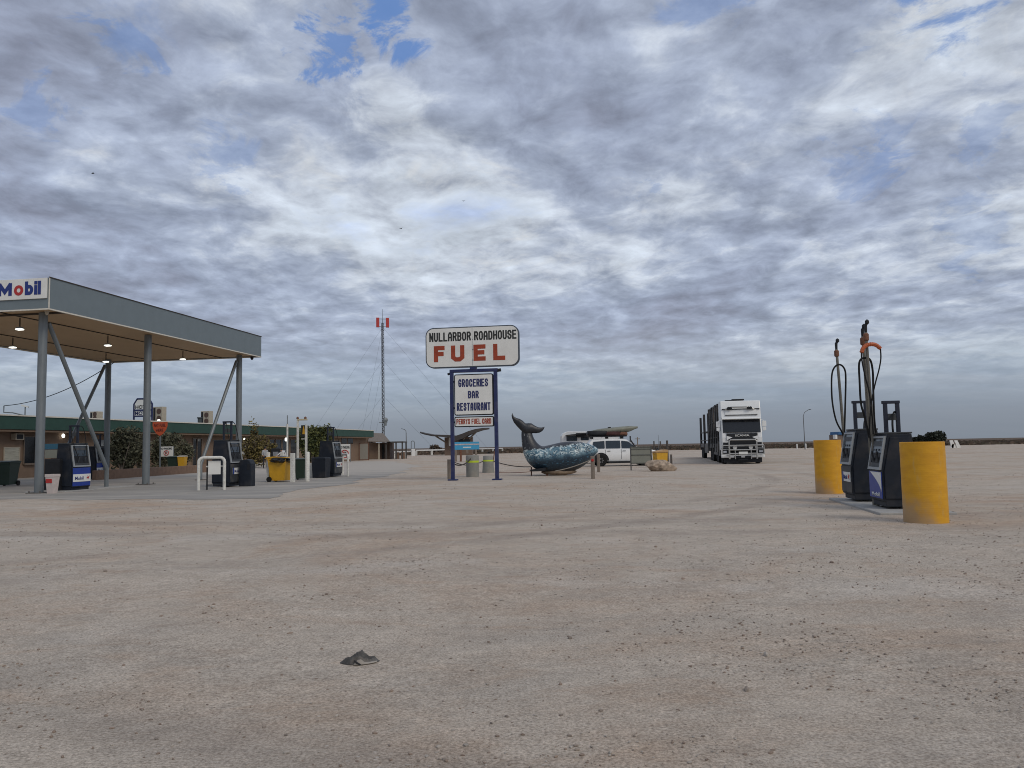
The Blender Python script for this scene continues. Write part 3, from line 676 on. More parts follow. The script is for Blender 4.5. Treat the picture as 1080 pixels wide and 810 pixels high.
pxtube('fuel_hose', [(891, 470), (889, 458), (882, 444), (878, 425), (877, 405), (878, 392), (882, 385.5), (887, 385), (891, 390), (892, 400), (891.5, 425), (890.8, 450), (890.5, 462)], 19.8, .021, m_rubber, 'black hose looped over the lone tall pipe', dy=-.1)
pxtube('fuel_hose', [(917, 462), (912, 440), (908, 425), (906.5, 400), (906, 385), (908, 379), (913, 377.5), (918, 380), (920.5, 392), (921, 410), (922, 440), (924, 460)], 17.0, .022, m_rubber, 'thick black hose hanging in a narrow loop on the paired pipes')
pxtube('fuel_hose', [(908.5, 372), (909, 380), (912, 395), (917, 415), (920, 440), (921, 458)], 16.85, .015, m_rubber, 'thin hose running down from the left end of the orange sleeve')
pxtube('fuel_hose', [(928.5, 367), (929, 378), (927, 390), (923, 405), (919, 425), (917, 450), (918, 465)], 16.85, .015, m_rubber, 'thin hose hanging from the right end of the orange sleeve')
pxtube('hose_sleeve', [(908.5, 372), (910.5, 367), (914, 364.2), (919, 363), (924, 364), (928.5, 367.5)], 16.85, [.034+.012*abs(math.sin(i*1.7)) for i in range(26)], m_orhose, 'faded orange sleeve arched over the tallest pipe', 'hose cover')

def boll_mat():
    m = bpy.data.materials.new('bollard_yellow'); m.use_nodes = True; t = m.node_tree; b = t.nodes['Principled BSDF']; ln = t.links.new
    b.inputs['Roughness'].default_value = .6
    co = t.nodes.new('ShaderNodeTexCoord').outputs['Object']; s = t.nodes.new('ShaderNodeSeparateXYZ'); ln(co, s.inputs[0])
    def nz(sc, mp=(1, 1, 1)):
        q = t.nodes.new('ShaderNodeMapping'); q.inputs['Scale'].default_value = mp; ln(co, q.inputs[0])
        n = t.nodes.new('ShaderNodeTexNoise'); n.inputs['Scale'].default_value = sc; n.inputs['Detail'].default_value = 7; n.inputs['Roughness'].default_value = .65; ln(q.outputs[0], n.inputs[0]); return n.outputs['Fac']
    def ma(op, a, c):
        n = t.nodes.new('ShaderNodeMath'); n.operation = op
        for i, v in enumerate((a, c)):
            if isinstance(v, (int, float)): n.inputs[i].default_value = v
            else: ln(v, n.inputs[i])
        return n.outputs[0]
    def mr(v, a, b_, c=0., d=1.):
        n = t.nodes.new('ShaderNodeMapRange'); n.interpolation_type = 'SMOOTHSTEP'; ln(v, n.inputs[0])
        for i, x in enumerate((a, b_, c, d)): n.inputs[i+1].default_value = x
        return n.outputs[0]
    def mx(f, a, c):
        n = t.nodes.new('ShaderNodeMix'); n.data_type = 'RGBA'
        for i, v in ((0, f), (6, a), (7, c)):
            if isinstance(v, tuple): n.inputs[i].default_value = (*v, 1)
            else: ln(v, n.inputs[i])
        return n.outputs[2]
    c = mx(mr(nz(2.5, (1, 1, 3)), .3, .7), (0.56, 0.265, 0.006), (0.67, 0.335, 0.008))
    c = mx(mr(nz(5, (1.5, 1.5, .35)), .56, .70, 0, .45), c, (0.50, 0.33, 0.10))                       # faded streaks
    h = ma('ADD', s.outputs[2], ma('MULTIPLY', ma('SUBTRACT', nz(1.8), .5), 1.1)); h = ma('ADD', h, ma('MULTIPLY', s.outputs[0], .75))
    c = mx(mr(h, .30, -.20, 0, .75), c, (0.34, 0.25, 0.17))                                         # mud splashed up from the ground
    c = mx(mr(nz(22), .66, .72, 0, .7), c, (0.30, 0.20, 0.11))
    ln(c, b.inputs['Base Color'])
    w_ = t.nodes.new('ShaderNodeTexWave'); w_.bands_direction = 'Z'; w_.inputs['Scale'].default_value = 9.0; w_.inputs['Distortion'].default_value = .3; ln(co, w_.inputs[0])
    bp = t.nodes.new('ShaderNodeBump'); bp.inputs['Strength'].default_value = .12; bp.inputs['Distance'].default_value = .004; ln(ma('ADD', w_.outputs['Fac'], nz(4)), bp.inputs['Height']); ln(bp.outputs[0], b.inputs['Normal'])
    return m
m_boll = boll_mat()
def bollard_big(px, py, d, h, label):
    p = G(px, py); q_ = 1+d/2/math.hypot(p.x, p.y); p.x *= q_; p.y *= q_
    t = thing('safety_bollard', label, 'bollard', tuple(p), 0, 'big yellow pipe bollards guarding the pump island')
    m = m_boll
    r = d/2
    MB().lathe((0, 0, 0), [(r, -.05), (r, h), (r-.012, h+.006), (r-.02, h-.04)], 40).build('casing', m, t, smooth=50)
    pts = [(r-.022, h-.07), (r*.5, h-.05), (.01, h-.045)]
    MB().lathe((0, 0, 0), pts, 32).build('concrete_fill', m_conc, t)
    # splashed dirt round the foot
    return t
bollard_big(977, 552.5, .70, 1.35, 'nearest of the two big yellow bollards, in front of the blue-doored pump')
bollard_big(875, 521, .70, 1.42, 'far yellow bollard standing behind the grey-doored pump')
# ---------------------------------------------------------------- roadside sign
SY = 34.9
sb = G(501, 506.5); SX = sb.x; SYY = sb.y
sg = thing('roadhouse_sign', 'white and red roadhouse fuel sign on two navy posts', 'sign', (SX, SYY, 0), SITE)
def sz(py): return H(501, py, SYY)
for x in (-.96, .96):
    p = MB().box((x-.075, -.075, 0), (x+.075, .075, sz(390)), .01).build('post', m_navy, sg)
    MB().box((x-.2, -.18, -.01), (x+.2, .18, .06), .02).build('footing', m_navy, p)
MB().box((-1.04, -.08, sz(392.5)), (1.06, .08, sz(389.2)), .01).build('crossbar', m_navy, sg)
MB().box((-.14, -.1, sz(389.5)), (.14, .1, sz(385.5))).build('bracket', m_navy, sg)
MB().tube([(-1.14, 0, sz(394)), (-1.0, 0, sz(393))], .05, 8).tube([(1.0, 0, sz(391.5)), (1.2, 0, sz(391))], .07, 8).build('sign_lamp', m_black, sg)
def rrect(x0, x1, z0, z1, r, n=8):
    o = []
    for cx, cz, a in ((x1-r, z0+r, -PI/2), (x1-r, z1-r, 0), (x0+r, z1-r, PI/2), (x0+r, z0+r, PI)):
        o += [(cx+r*math.cos(a+PI/2*i/n), cz+r*math.sin(a+PI/2*i/n)) for i in range(n+1)]
    return o
def panel(nm, x0, x1, z0, z1, r, y, th=.16):
    f = MB().prism(rrect(x0, x1, z0, z1, r), y-th/2, y+th/2).build(nm, m_black if nm != 'main_board' else mat('board_rim', (0.05, 0.065, 0.085), .5), sg, smooth=40)
    k = .045
    MB().prism(rrect(x0+k, x1-k, z0+k, z1-k, max(.01, r-k)), y-th/2-.012, y-th/2-.001).build('face', m_signw, f)
    return f, y-th/2-.013
z0, z1 = sz(387.3), sz(344.6)
f, y = panel('main_board', -2.08, 2.02, z0, z1, .36, 0, .22)
block('lettering', 'NULLARBOR ROADHOUSE', m_blackl, f, -1.92, 1.93, z0+1.15, z0+1.54, y, hw=.032, gap=.42)
for ch, a, b in (('F', -1.71, -1.23), ('U', -.95, -.36), ('E', .04, .57), ('L', .90, 1.42)):
    o_ = block('letter', ch, m_redl, f, a, b, z0+.26, z0+.96, y, hw=.092, gap=.01)
MB().box((-.014, y-.004, z0+.06), (-.004, y+.002, z1-.06)).build('panel_joint', m_fascia, f)
sh = MB()
for q in (.30, .75, 1.2): sh.lathe((.01, y-.006, z0+q), [(.022, 0), (.022, .006)], 8, 'y')
sh.build('rivet', m_steel, f)
z0, z1 = sz(438), sz(394.5)
f, y = panel('service_board', -.84, .87, z0, z1, .09, -.02, .14)
hh = z1-z0
block('lettering', 'GROCERIES', m_navyl, f, -.66, .66, z0+hh*.69, z0+hh*.88, y, hw=.027, gap=.5)
block('lettering', 'BAR', m_navyl, f, -.24, .25, z0+hh*.41, z0+hh*.59, y, hw=.027, gap=.5)
block('lettering', 'RESTAURANT', m_navyl, f, -.74, .75, z0+hh*.115, z0+hh*.305, y, hw=.027, gap=.5)
z0, z1 = sz(450.2), sz(439.2)
f, y = panel('card_board', -.84, .87, z0, z1, .07, -.02, .14)
block('lettering', 'PERRYS FUEL CARD', m_redl, f, -.76, .77, z0+.12, z0+.35, y, hw=.017, gap=.45)
cl = MB()
for z in (sz(402), sz(430), sz(445)):
    for s in (-1, 1): cl.box((s*.89-.035, -.04, z-.04), (s*.89+.035, .04, z+.04))
cl.build('clamp', m_navy, sg)

# ---------------------------------------------------------------- small timber posts, stakes and ropes round the whale
def post(px, py, toppy, wd, label, m=None, group='short weathered timber posts round the display', kind='timber_post', cat='post', rnd=False, lean=0.0):
    b = G(px, py); h = H(px, toppy, b.y)
    mb = MB()
    if rnd: mb.tube([(0, 0, -.05), (lean/2, 0, h*.5), (lean, 0, h)], [wd/2, wd*.48, wd*.44], 10)
    else: mb.box((-wd/2, -wd/2, -.03), (wd/2, wd/2, h), .012)
    o = mb.build(kind, m or m_timber, loc=tuple(b), rz=SITE, smooth=40)
    return tag(o, label, cat, group), b, h
_, pa, ha = post(474, 505.5, 484.5, .15, 'grey timber post at the foot of the left navy sign post')
_, pb, hb = post(625.5, 505, 481, .16, 'timber post with a red reflector in front of the whale head')
tag(MB().lathe((0, -.09, 0), [(.05, 0), (.06, .012), (.01, .02)], 14, 'y').build('reflector', m_red, loc=(pb.x, pb.y-.012, hb-.17), rz=SITE), 'round red reflector near the top of the front timber post', 'reflector')
_, pc, hc = post(631.5, 498, 479, .15, 'timber post just behind the one with the reflector')
_, ps, hs_ = post(512.5, 498, 484.5, .05, 'thin rusty steel stake between the two grey drums', m_rust, rnd=True, kind='steel_stake', group='rusty rope stakes')
_, ps2, hs2 = post(519, 497, 476, .06, 'leaning rusty stake beside the right navy post', m_rust, rnd=True, kind='steel_stake', lean=.16, group='rusty rope stakes')
def drum(px, py, toppy, r0, r1, label):
    b = G(px, py); h = H(px, toppy, b.y)
    t = thing('grey_drum', label, 'drum', tuple(b), SITE, 'pale grey drums with lime tape behind the sign')
    MB().lathe((0, 0, 0), [(r0, 0), (r0+(r1-r0)*.5, h*.5), (r1, h-.03), (r1-.03, h)], 24).build('body', mat('drum_grey', (0.23, 0.23, 0.21), .8, dirt=.35), t, smooth=50)
    rr = lambda z: r0+(r1-r0)*z/h+.006
    MB().lathe((0, 0, 0), [(rr(h*.66), h*.66), (rr(h*.75), h*.75)], 24).build('tape', m_lime, t, smooth=50)
    return t
drum(498.5, 503, 480, .30, .31, 'larger grey drum with lime tape, behind the sign')
drum(515, 498.5, 480.5, .33, .27, 'smaller tapered grey drum beside the right navy post')
def sag(name, a, b, s, r, m, label):
    pts = [a.lerp(b, i/12)-Vector((0, 0, s*4*(i/12)*(1-i/12))) for i in range(13)]
    return tag(MB().tube(pts, r, 8).build(name, m, shade=True), label, 'rope')
sag('rope', pa+Vector((0, 0, ha-.06)), G(497, 503)+Vector((0, -.32, .86)), .25, .028, m_rope, 'thick dark rope sagging from the grey timber post to the larger drum')
sag('rope', pa+Vector((0, 0, ha-.02)), ps+Vector((0, 0, hs_)), .28, .022, m_rope, 'longer sagging rope from the grey timber post to the thin stake')
wl = G(560, 499)
sag('rope', ps2+Vector((.1, 0, .58)), wl+Vector((0, 0, .33)), .1, .025, m_rope, 'upper rope running from the sign to the whale tail')
sag('rope', G(526, 503)+Vector((0, 0, .2)), wl+Vector((0, 0, .08)), .03, .015, m_rust, 'thin lower wire running from the sign to the whale')
sag('rope', G(586, 504)+Vector((0, 0, .3)), pb+Vector((0, 0, hb-.12)), .06, .018, m_acb, 'pale rope strung in front of the whale belly')

# ---------------------------------------------------------------- painted whale
def whale_mat():
    m = bpy.data.materials.new('whale_paint'); m.use_nodes = True; t = m.node_tree; b = t.nodes['Principled BSDF']; ln = t.links.new
    b.inputs['Roughness'].default_value = .42
    co = t.nodes.new('ShaderNodeTexCoord').outputs['Object']; s = t.nodes.new('ShaderNodeSeparateXYZ'); ln(co, s.inputs[0])
    def nz(sc, det=5, mp=(1, 1, 1), dist=0.0):
        q = t.nodes.new('ShaderNodeMapping'); q.inputs['Scale'].default_value = mp; ln(co, q.inputs[0])
        n = t.nodes.new('ShaderNodeTexNoise'); n.inputs['Scale'].default_value = sc; n.inputs['Detail'].default_value = det; n.inputs['Distortion'].default_value = dist; ln(q.outputs[0], n.inputs[0]); return n.outputs['Fac']
    def mr(v, a, b_, c=0., d=1.):
        n = t.nodes.new('ShaderNodeMapRange'); n.interpolation_type = 'SMOOTHSTEP'; ln(v, n.inputs[0])
        for i, x in enumerate((a, b_, c, d)): n.inputs[i+1].default_value = x
        return n.outputs[0]
    def mx(f, a, c):
        n = t.nodes.new('ShaderNodeMix'); n.data_type = 'RGBA'
        for i, v in ((0, f), (6, a), (7, c)):
            if isinstance(v, (int, float)): n.inputs[i].default_value = v
            elif isinstance(v, tuple): n.inputs[i].default_value = (*v, 1)
            else: ln(v, n.inputs[i])
        return n.outputs[2]
    def ma(op, a, c=0.):
        n = t.nodes.new('ShaderNodeMath'); n.operation = op
        for i, v in enumerate((a, c)):
            if isinstance(v, (int, float)): n.inputs[i].default_value = v
            else: ln(v, n.inputs[i])
        return n.outputs[0]
    z = ma('ADD', ma('SUBTRACT', s.outputs[2], ma('MULTIPLY', s.outputs[0], .10)), ma('MULTIPLY', ma('SUBTRACT', nz(2.2, 5), .5), .30))
    c = mx(mr(nz(2.5), .35, .65), (0.018, 0.020, 0.026), (0.032, 0.034, 0.042))
    c = mx(mr(z, 1.40, 1.30), c, mx(mr(nz(3.2), .4, .6), (0.045, 0.11, 0.16), (0.14, 0.245, 0.30)))       # pale blue band
    c = mx(mr(z, .98, .74), c, (0.014, 0.034, 0.055))                                           # navy flank
    c = mx(mr(z, .38, .26), c, (0.016, 0.018, 0.024))
    dab = ma('MULTIPLY', mr(nz(6.5, 5, (.8, 1, 1.3), 1.4), .50, .58), ma('MULTIPLY', mr(z, .86, 1.08), mr(z, 1.45, 1.36)))
    c = mx(dab, c, (0.55, 0.64, 0.64))
    c = mx(ma('MULTIPLY', mr(nz(14, 4, (1, 1, 1), .6), .54, .60), mr(z, 1.3, 1.1)), c, (0.03, 0.055, 0.08))
    dab2 = ma('MULTIPLY', mr(nz(11, 3, (.6, 1, 1.2), .8), .60, .65), ma('MULTIPLY', mr(z, .4, .55), mr(z, 1.1, .8)))
    c = mx(dab2, c, (0.05, 0.14, 0.22))
    bar = ma('MULTIPLY', mr(nz(9, 4, (1.4, 1, .5), 1.), .60, .64), ma('MULTIPLY', mr(s.outputs[0], -1.2, -1.5), mr(s.outputs[2], 2.05, 1.9)))   # barnacle marks on the tail stock
    c = mx(bar, c, (0.42, 0.43, 0.43))
    ln(c, b.inputs['Base Color'])
    bp = t.nodes.new('ShaderNodeBump'); bp.inputs['Strength'].default_value = .35; bp.inputs['Distance'].default_value = .03; ln(nz(8), bp.inputs['Height']); ln(bp.outputs[0], b.inputs['Normal'])
    return m
WB = G(590, 501.5); WY = WB.y+.35; S = WY/FPX
wh = thing('whale_statue', 'blue and black painted whale sculpture with raised tail', 'sculpture', (WB.x, WY, 0), 0)
def wp(px, py): p = D(px, py, WY); return (p.x-WB.x, p.z)
st_ = [(631, 474.8, 1.2), (629, 474.9, 3.4), (625.5, 475.2, 6.2), (620, 476.3, 9.4), (614, 478, 12.6), (607, 480, 15), (600, 481.4, 16), (591, 482.7, 15.9), (582, 483.8, 14.8), (574, 484, 14), (567.5, 482, 12.9),
       (562.5, 477.5, 11.0), (559.5, 472, 9.0), (557.3, 466.5, 7.3), (556, 461, 6.2), (555.3, 456, 5.6), (555.3, 451, 4.6), (555.5, 447.5, 2.6)]
rings = []; pc_ = [Vector(wp(a, b)) for a, b, r in st_]
for i, (a, b, r) in enumerate(st_):
    c = pc_[i]; tn = (pc_[min(i+1, len(pc_)-1)]-pc_[max(i-1, 0)]).normalized(); nn = Vector((-tn.y, tn.x)); rr = r*S
    wdt = rr*(1.15 if i < 11 else max(.55, 1.1-.1*(i-10)))
    ring = []
    for j in range(28):
        an = 2*PI*j/28; u, v_ = math.cos(an), math.sin(an)
        sg_ = -1 if i > 10 else -1
        ring.append((c.x+nn.x*u*rr, v_*wdt, max(.1, c.y+nn.y*u*rr)))
    rings.append(ring)
wm = whale_mat()
bo = MB().loft(rings).build('body', wm, wh, shade=True); sd_ = bo.modifiers.new('s', 'SUBSURF'); sd_.levels = 1; sd_.render_levels = 2
def fin(pts, th, name, par, yoff=0.0, m=wm, tw=0.0):
    P = [wp(*p) for p in pts]; n = len(P)
    cx = sum(p[0] for p in P)/n; cz = sum(p[1] for p in P)/n
    rg = []
    for yy, k in ((-th, .82), (-th*.5, .97), (0, 1.0), (th*.5, .97), (th, .82)):
        rg.append([(cx+(p[0]-cx)*k, yoff+yy+tw*(p[0]-cx), cz+(p[1]-cz)*k) for p in P])
    return MB().loft(rg).build(name, m, par, shade=True, smooth=60)
fl = [(540.3, 435.6), (541.8, 439.2), (544.5, 441), (548.5, 441.8), (551.5, 443.8), (554, 446.6), (557, 446.2), (560.5, 446.4), (564, 448.8), (567.5, 450.6), (571, 450.8), (574.2, 450), (573.6, 452.6), (571, 455.6), (567.5, 457), (562.5, 456.8), (559.5, 457.6), (556, 459), (551.5, 456), (548, 452.4), (543.8, 448.6), (540.6, 443.2), (539.4, 438.8)]
# tail flukes as two tapering lobes that meet on the tail stock
def lobe(pts, ths, name):
    """pts: pairs (upper edge, lower edge) from root to tip"""
    rg = []
    for (u, l), th in zip(pts, ths):
        a, b = Vector(wp(*u)), Vector(wp(*l)); ring = []
        for j in range(14):
            an = 2*PI*j/14; k = (math.cos(an)+1)/2; p = b.lerp(a, k); ring.append((p.x, math.sin(an)*th-.05, p.y))
        rg.append(ring)
    return MB().loft(rg).build(name, wm, wh, shade=True, smooth=70)
lobe([((556.5, 446.4), (556, 459.5)), ((554, 446.4), (552.2, 456.6)), ((551.4, 443.8), (548.2, 452.8)), ((548, 441.7), (545, 449.4)), ((544.6, 440.9), (541.9, 445.6)), ((542, 439.2), (540.1, 441.4)), ((540.9, 437), (539.5, 438.4)), ((540.4, 435.7), (540.1, 436))],
     [.17, .16, .13, .1, .08, .06, .04, .01], 'fluke')
lobe([((554.5, 446.6), (555.5, 459.3)), ((557.5, 446.2), (559, 457.8)), ((560.5, 446.5), (562.2, 456.9)), ((564, 448.8), (565.5, 457)), ((567.5, 450.6), (569, 456.4)), ((571, 450.9), (571.8, 454.8)), ((573.2, 450.4), (573.4, 452.8)), ((574.4, 450), (574.3, 450.7))],
     [.17, .16, .13, .1, .08, .06, .04, .01], 'fluke')
fin([(557.5, 495.4), (563, 494.6), (570, 493.2), (577, 492.4), (576, 496), (568, 496.8), (560, 497)], .35, 'pectoral_fin', wh, -.35, m_black)
bl = []
for px in (571, 576, 583, 590, 597, 603, 608):
    k = 1-abs((px-589.5)/20)**2.4; c = wp(px, 497.6-(.8 if px > 600 else 0)); ring = []
    for j in range(16):
        an = 2*PI*j/16; ring.append((c[0], math.cos(an)*.5*max(.15, k), max(.03, c[1]+math.sin(an)*4.0*S*max(.2, k)-.02)))
    bl.append(ring)
MB().loft(bl).build('belly', mat('whale_belly_tan', (0.26, 0.19, 0.13), .8, var=.35, scale=5, bump=.4), wh, shade=True)
cr = MB()
for px in (577, 596):
    x, _ = wp(px, 500); cr.box((x-.05, -.25, 0), (x+.05, .25, .16))
x, _ = wp(560.5, 499); cr.box((x-.03, -.03, 0), (x+.03, .03, .42)); 
cr.build('cradle', m_rust, wh)
# painted curls about the eye: thin raised white lines on the flank
def onflank(px, py):
    x, z = wp(px, py); best = min(range(len(pc_)-8), key=lambda i: abs(pc_[i].x-x)); 
    i0 = best; j = i0+1 if pc_[i0].x > x else i0-1; j = max(0, min(j, len(pc_)-1))
    f_ = 0 if i0 == j or abs(pc_[j].x-pc_[i0].x) < 1e-6 else (x-pc_[i0].x)/(pc_[j].x-pc_[i0].x)
    c = pc_[i0].lerp(pc_[j], f_); rr = (st_[i0][2]*(1-f_)+st_[j][2]*f_)*S
    u = max(-.98, min(.98, (z-c.y)/rr)); return (x, -math.sqrt(1-u*u)*rr*1.15-.004, z)
ey = MB()
for cx, cy, r, a0, a1 in ((611, 472.5, 4.2, .2, 3.3), (611, 472.5, 2.4, .5, 4.6), (620, 473, 3.4, -.6, 3.6), (620.3, 473.5, 1.6, 0, 6.2), (604, 474, 3.2, .4, 2.9)):
    ey.tube([onflank(cx+r*math.cos(a0+(a1-a0)*i/16), cy-r*math.sin(a0+(a1-a0)*i/16)*.85) for i in range(17)], .014, 6)
ey.build('painted_curl', mat('pale_mark', (0.42, 0.47, 0.48), .6), wh)

# ---------------------------------------------------------------- display board, rock, yellow box
b = G(676.5, 496); BW = 21.5/FPX*b.y
bd = thing('notice_board', 'grey-green board with two thin legs, seen from behind', 'notice board', tuple(b), -.02)
zt, zb_ = H(676, 471, b.y), H(676, 489, b.y)
MB().box((-BW/2+.02, -.012, zb_), (BW/2-.02, .012, zt), .003).build('sheet', m_panel, bd)
rb = MB()
for z in (zt-.03, zt-.13, zb_+(zt-zb_)*.52, zb_+.03): rb.box((-BW/2+.03, -.04, z-.02), (BW/2-.03, -.013, z+.02))
rb.build('rail', m_rust if False else mat('rail_grey', (0.11, 0.115, 0.10), .6), bd)
for s in (-1, 1): MB().box((s*BW/2-.03, -.03, 0), (s*BW/2+.03, .03, zt+.02), .006).build('leg', mat('leg_dark', (0.06, 0.06, 0.058), .6), bd)
b = G(698.5, 497)
bm = bmesh.new(); bmesh.ops.create_icosphere(bm, subdivisions=5, radius=1.0)
for v in bm.verts:
    p = v.co.copy(); ro = 1+.16*mnoise.noise(p*1.3+Vector((3, 1, 2)))+.07*mnoise.noise(p*3.5)+.03*mnoise.noise(p*9)
    # facet: pull towards a few planes
    for nrm, d_ in ((Vector((.3, -.8, .5)), .80), (Vector((-.7, -.5, .4)), .82), (Vector((.8, -.1, .55)), .74), (Vector((-.2, .2, .95)), .80), (Vector((.5, -.85, -.1)), .84)):
        nrm = nrm.normalized(); q = (p*ro).dot(nrm)
        if q > d_: ro *= 1-(q-d_)/q*.85
    v.co = Vector((p.x*ro*.80, p.y*ro*.48, p.z*ro*.36+.27+.05*(-p.x)))
me = bpy.data.meshes.new('rock'); bm.to_mesh(me); bm.free()
rk = bpy.data.objects.new('rock', me); C.objects.link(rk); rk.location = b+Vector((0, .3, 0)); me.materials.append(mat('rock_limestone', (0.33, 0.255, 0.19), .9, var=.6, scale=4.5, bump=1.0, dirt=.3))
me.polygons.foreach_set('use_smooth', [True]*len(me.polygons)); tag(rk, 'rough tan limestone boulder in front of the yellow box', 'boulder')
YB = 49.5; b = D(696.5, 489, YB); b.z = 0
bx = thing('yellow_box', 'yellow plastic box with a sloping lid behind the boulder', 'storage box', tuple(b), .25)
h = H(697, 474.5, YB); MB().prism([(-.30, .05), (.30, .05), (.36, h-.16), (-.38, h-.16)], -.32, .32).build('body', m_yel, bx, bevel=.02)
MB().prism([(-.45, h-.155), (.38, h-.155), (.38, h), (.2, h+.02), (-.45, h-.1)], -.36, .36).build('lid', mat('lid_tan', (0.42, 0.26, 0.12), .6), bx, bevel=.015)
for px, py, tp, wd, lb in ((704.3, 489, 464.5, .17, 'tallest timber post right of the yellow box'), (708.2, 490, 479.3, .15, 'short dark timber post at the right end of the group by the yellow box'), (690.3, 486, 465.2, .13, 'timber post just left behind the yellow box'), (697, 485.5, 465.4, .15, 'timber post straight behind the yellow box')):
    post(px, py, tp, wd, lb, m=mat('dark_timber', (0.10, 0.085, 0.075), .85, var=.3, scale=8), group='dark timber posts round the yellow box', rnd=True)
# ---------------------------------------------------------------- long low roadhouse building
A0 = G(0, 505.5); A1 = G(386.5, 485.2)
bd_dir = (A1-A0).normalized(); BYAW = -math.atan2(bd_dir.x, bd_dir.y); BLEN = (A1-A0).length
bl_ = thing('roadhouse_building', 'long low brown roadhouse with a green roof edge', 'building', tuple(A0), BYAW)
# local: +y runs along the front away from the camera, +x is out towards the yard
def bloc(px, py=None, z=0.0):      # y along the facade where pixel column px meets it
    r = ray(px, 470); n = Vector((bd_dir.y, -bd_dir.x)); t = (n.x*A0.x+n.y*A0.y)/(n.x*r.x+n.y*r.y)
    p = Vector((r.x*t, r.y*t)); return (p-Vector((A0.x, A0.y))).dot(Vector((bd_dir.x, bd_dir.y))), r.y*t
def bz(px, py): return H(px, py, bloc(px)[1])
RZ = 3.78; FZ = 2.95
Y0 = -22
MB().box((-9, Y0, -.1), (0, BLEN, FZ+.35)).build('wall', m_brown, bl_)
rf = MB(); rf.box((-9.3, Y0-.3, RZ-.12), (.9, BLEN+.3, RZ)); rf.box((.84, Y0-.3, FZ+.02), (.9, BLEN+.3, RZ-.12)); rf.box((-9.3, Y0-.3, FZ+.02), (.84, Y0-.24, RZ-.12)); rf.box((-9.3, BLEN+.24, FZ+.02), (.84, BLEN+.3, RZ-.12))
rf.build('roof', m_green, bl_)
MB().box((.86, Y0-.32, RZ-.02), (.96, BLEN+.33, RZ+.06)).build('gutter', m_trim, bl_)
MB().box((0.003, Y0, FZ-.12), (.83, BLEN, FZ+.0)).build('eave_lining', m_brown, bl_)
def bwin(xa, xb, za, zb, m, nm='window', frame=True, proud=.03):
    ya, yb = bloc(xa)[0], bloc(xb)[0]
    w_ = MB().box((.004, ya, za), (proud, yb, zb)).build(nm, m, bl_)
    if frame:
        f = MB(); f.box((.006, ya-.07, za-.07), (proud+.05, ya, zb+.07)); f.box((.006, yb, za-.07), (proud+.05, yb+.07, zb+.07)); f.box((.006, ya, zb), (proud+.05, yb, zb+.07)); f.box((.006, ya, za-.12), (proud+.10, yb, za))
        if yb-ya > 1.6: f.box((proud, (ya+yb)/2-.03, za), (proud+.03, (ya+yb)/2+.03, zb))
        f.build('frame', mat('frame_brown', (.16, .12, .09), .6), w_)
bwin(25, 36.5, bz(30, 488.5), bz(30, 461), m_dark)
bwin(203, 207, .1, bz(205, 463), m_dark); bwin(207.6, 212, .1, bz(210, 463), m_dark)
for xa, xb in ((284, 289), (290.5, 296), (297.5, 304), (306, 313), (333, 339), (341, 347)): bwin(xa, xb, .5, 2.5, m_glassb if xa < 300 else m_dark)
bwin(360, 365.5, bz(363, 468), bz(363, 462.5), m_dark, frame=False); bwin(366.5, 372, bz(369, 468), bz(369, 462.5), m_dark, frame=False)
bwin(-18, -6, .9, 2.3, m_dark)
def onwall(nm, xa, xb, ya_, yb_, m, label, cat, th=.1):
    ya, yb = bloc(xa)[0], bloc(xb)[0]; xm = (xa+xb)/2; za, zb = bz(xm, yb_), bz(xm, ya_)
    p = A0+Vector((bd_dir.x, bd_dir.y, 0))*((ya+yb)/2)+Vector((bd_dir.y, -bd_dir.x, 0))*.012+Vector((0, 0, za))
    t = thing(nm, label, cat, tuple(p), BYAW)
    return t, (yb-ya)/2, zb-za
t, hw, hh = onwall('notice_board', 4, 19.5, 472.3, 491.5, m_panel, 'pale framed notice board on the brown wall near the dark window', 'notice board')
MB().box((0, -hw, 0), (.05, hw, hh), .01).build('sheet', mat('faded_notice', (0.36, 0.35, 0.29), .7, var=.25, scale=3, stretch=(1, .4, 3)), t)
f = MB(); f.box((0, -hw-.05, -.05), (.08, -hw, hh+.05)); f.box((0, hw, -.05), (.08, hw+.05, hh+.05)); f.box((0, -hw, hh), (.08, hw, hh+.05)); f.box((0, -hw, -.05), (.08, hw, 0)); f.build('frame', m_acb, t)
t, hw, hh = onwall('air_conditioner', 11, 20, 457.3, 464, m_panel, 'box air conditioner high on the brown wall', 'air conditioner')
MB().box((0, -hw, 0), (.35, hw, hh), .02).build('casing', m_acb, t)
MB().box((.355, -hw+.08, .05), (.37, hw*.7, hh-.06)).build('grille', m_black, t)
t, hw, hh = onwall('information_board', 100, 111, 464, 483, m_panel, 'plain grey panel on the wall behind the blue pumps', 'board')
MB().box((0, -hw, 0), (.04, hw, hh), .006).build('sheet', mat('panel_grey', (0.23, 0.25, 0.26), .6), t)
MB().box((.041, -hw+.1, hh*.1), (.05, hw-.1, hh*.12)).build('rail', m_steel, t)
t, hw, hh = onwall('blue_sign', 103.5, 111.5, 481.7, 487, m_panel, 'small blue sign below the grey panel', 'sign')
MB().box((.06, -hw, 0), (.1, hw, hh), .006).build('sheet', m_blue, t)
MB().box((0, -hw*.5, hh*.2), (.06, hw*.5, hh*.8)).build('bracket', m_steel, t)
t, hw, hh = onwall('wall_lamp', 63.6, 65.8, 457, 462.3, m_lamp, 'glowing round wall lamp under the green roof edge', 'lamp')
MB().lathe((.12, 0, hh/2), [(.03, -.13), (.08, -.09), (.10, 0), (.08, .09), (.03, .13)], 14).build('globe', m_lamp, t, shade=True)
MB().box((0, -.06, hh/2-.06), (.06, .06, hh/2+.06)).build('bracket', m_steel, t)
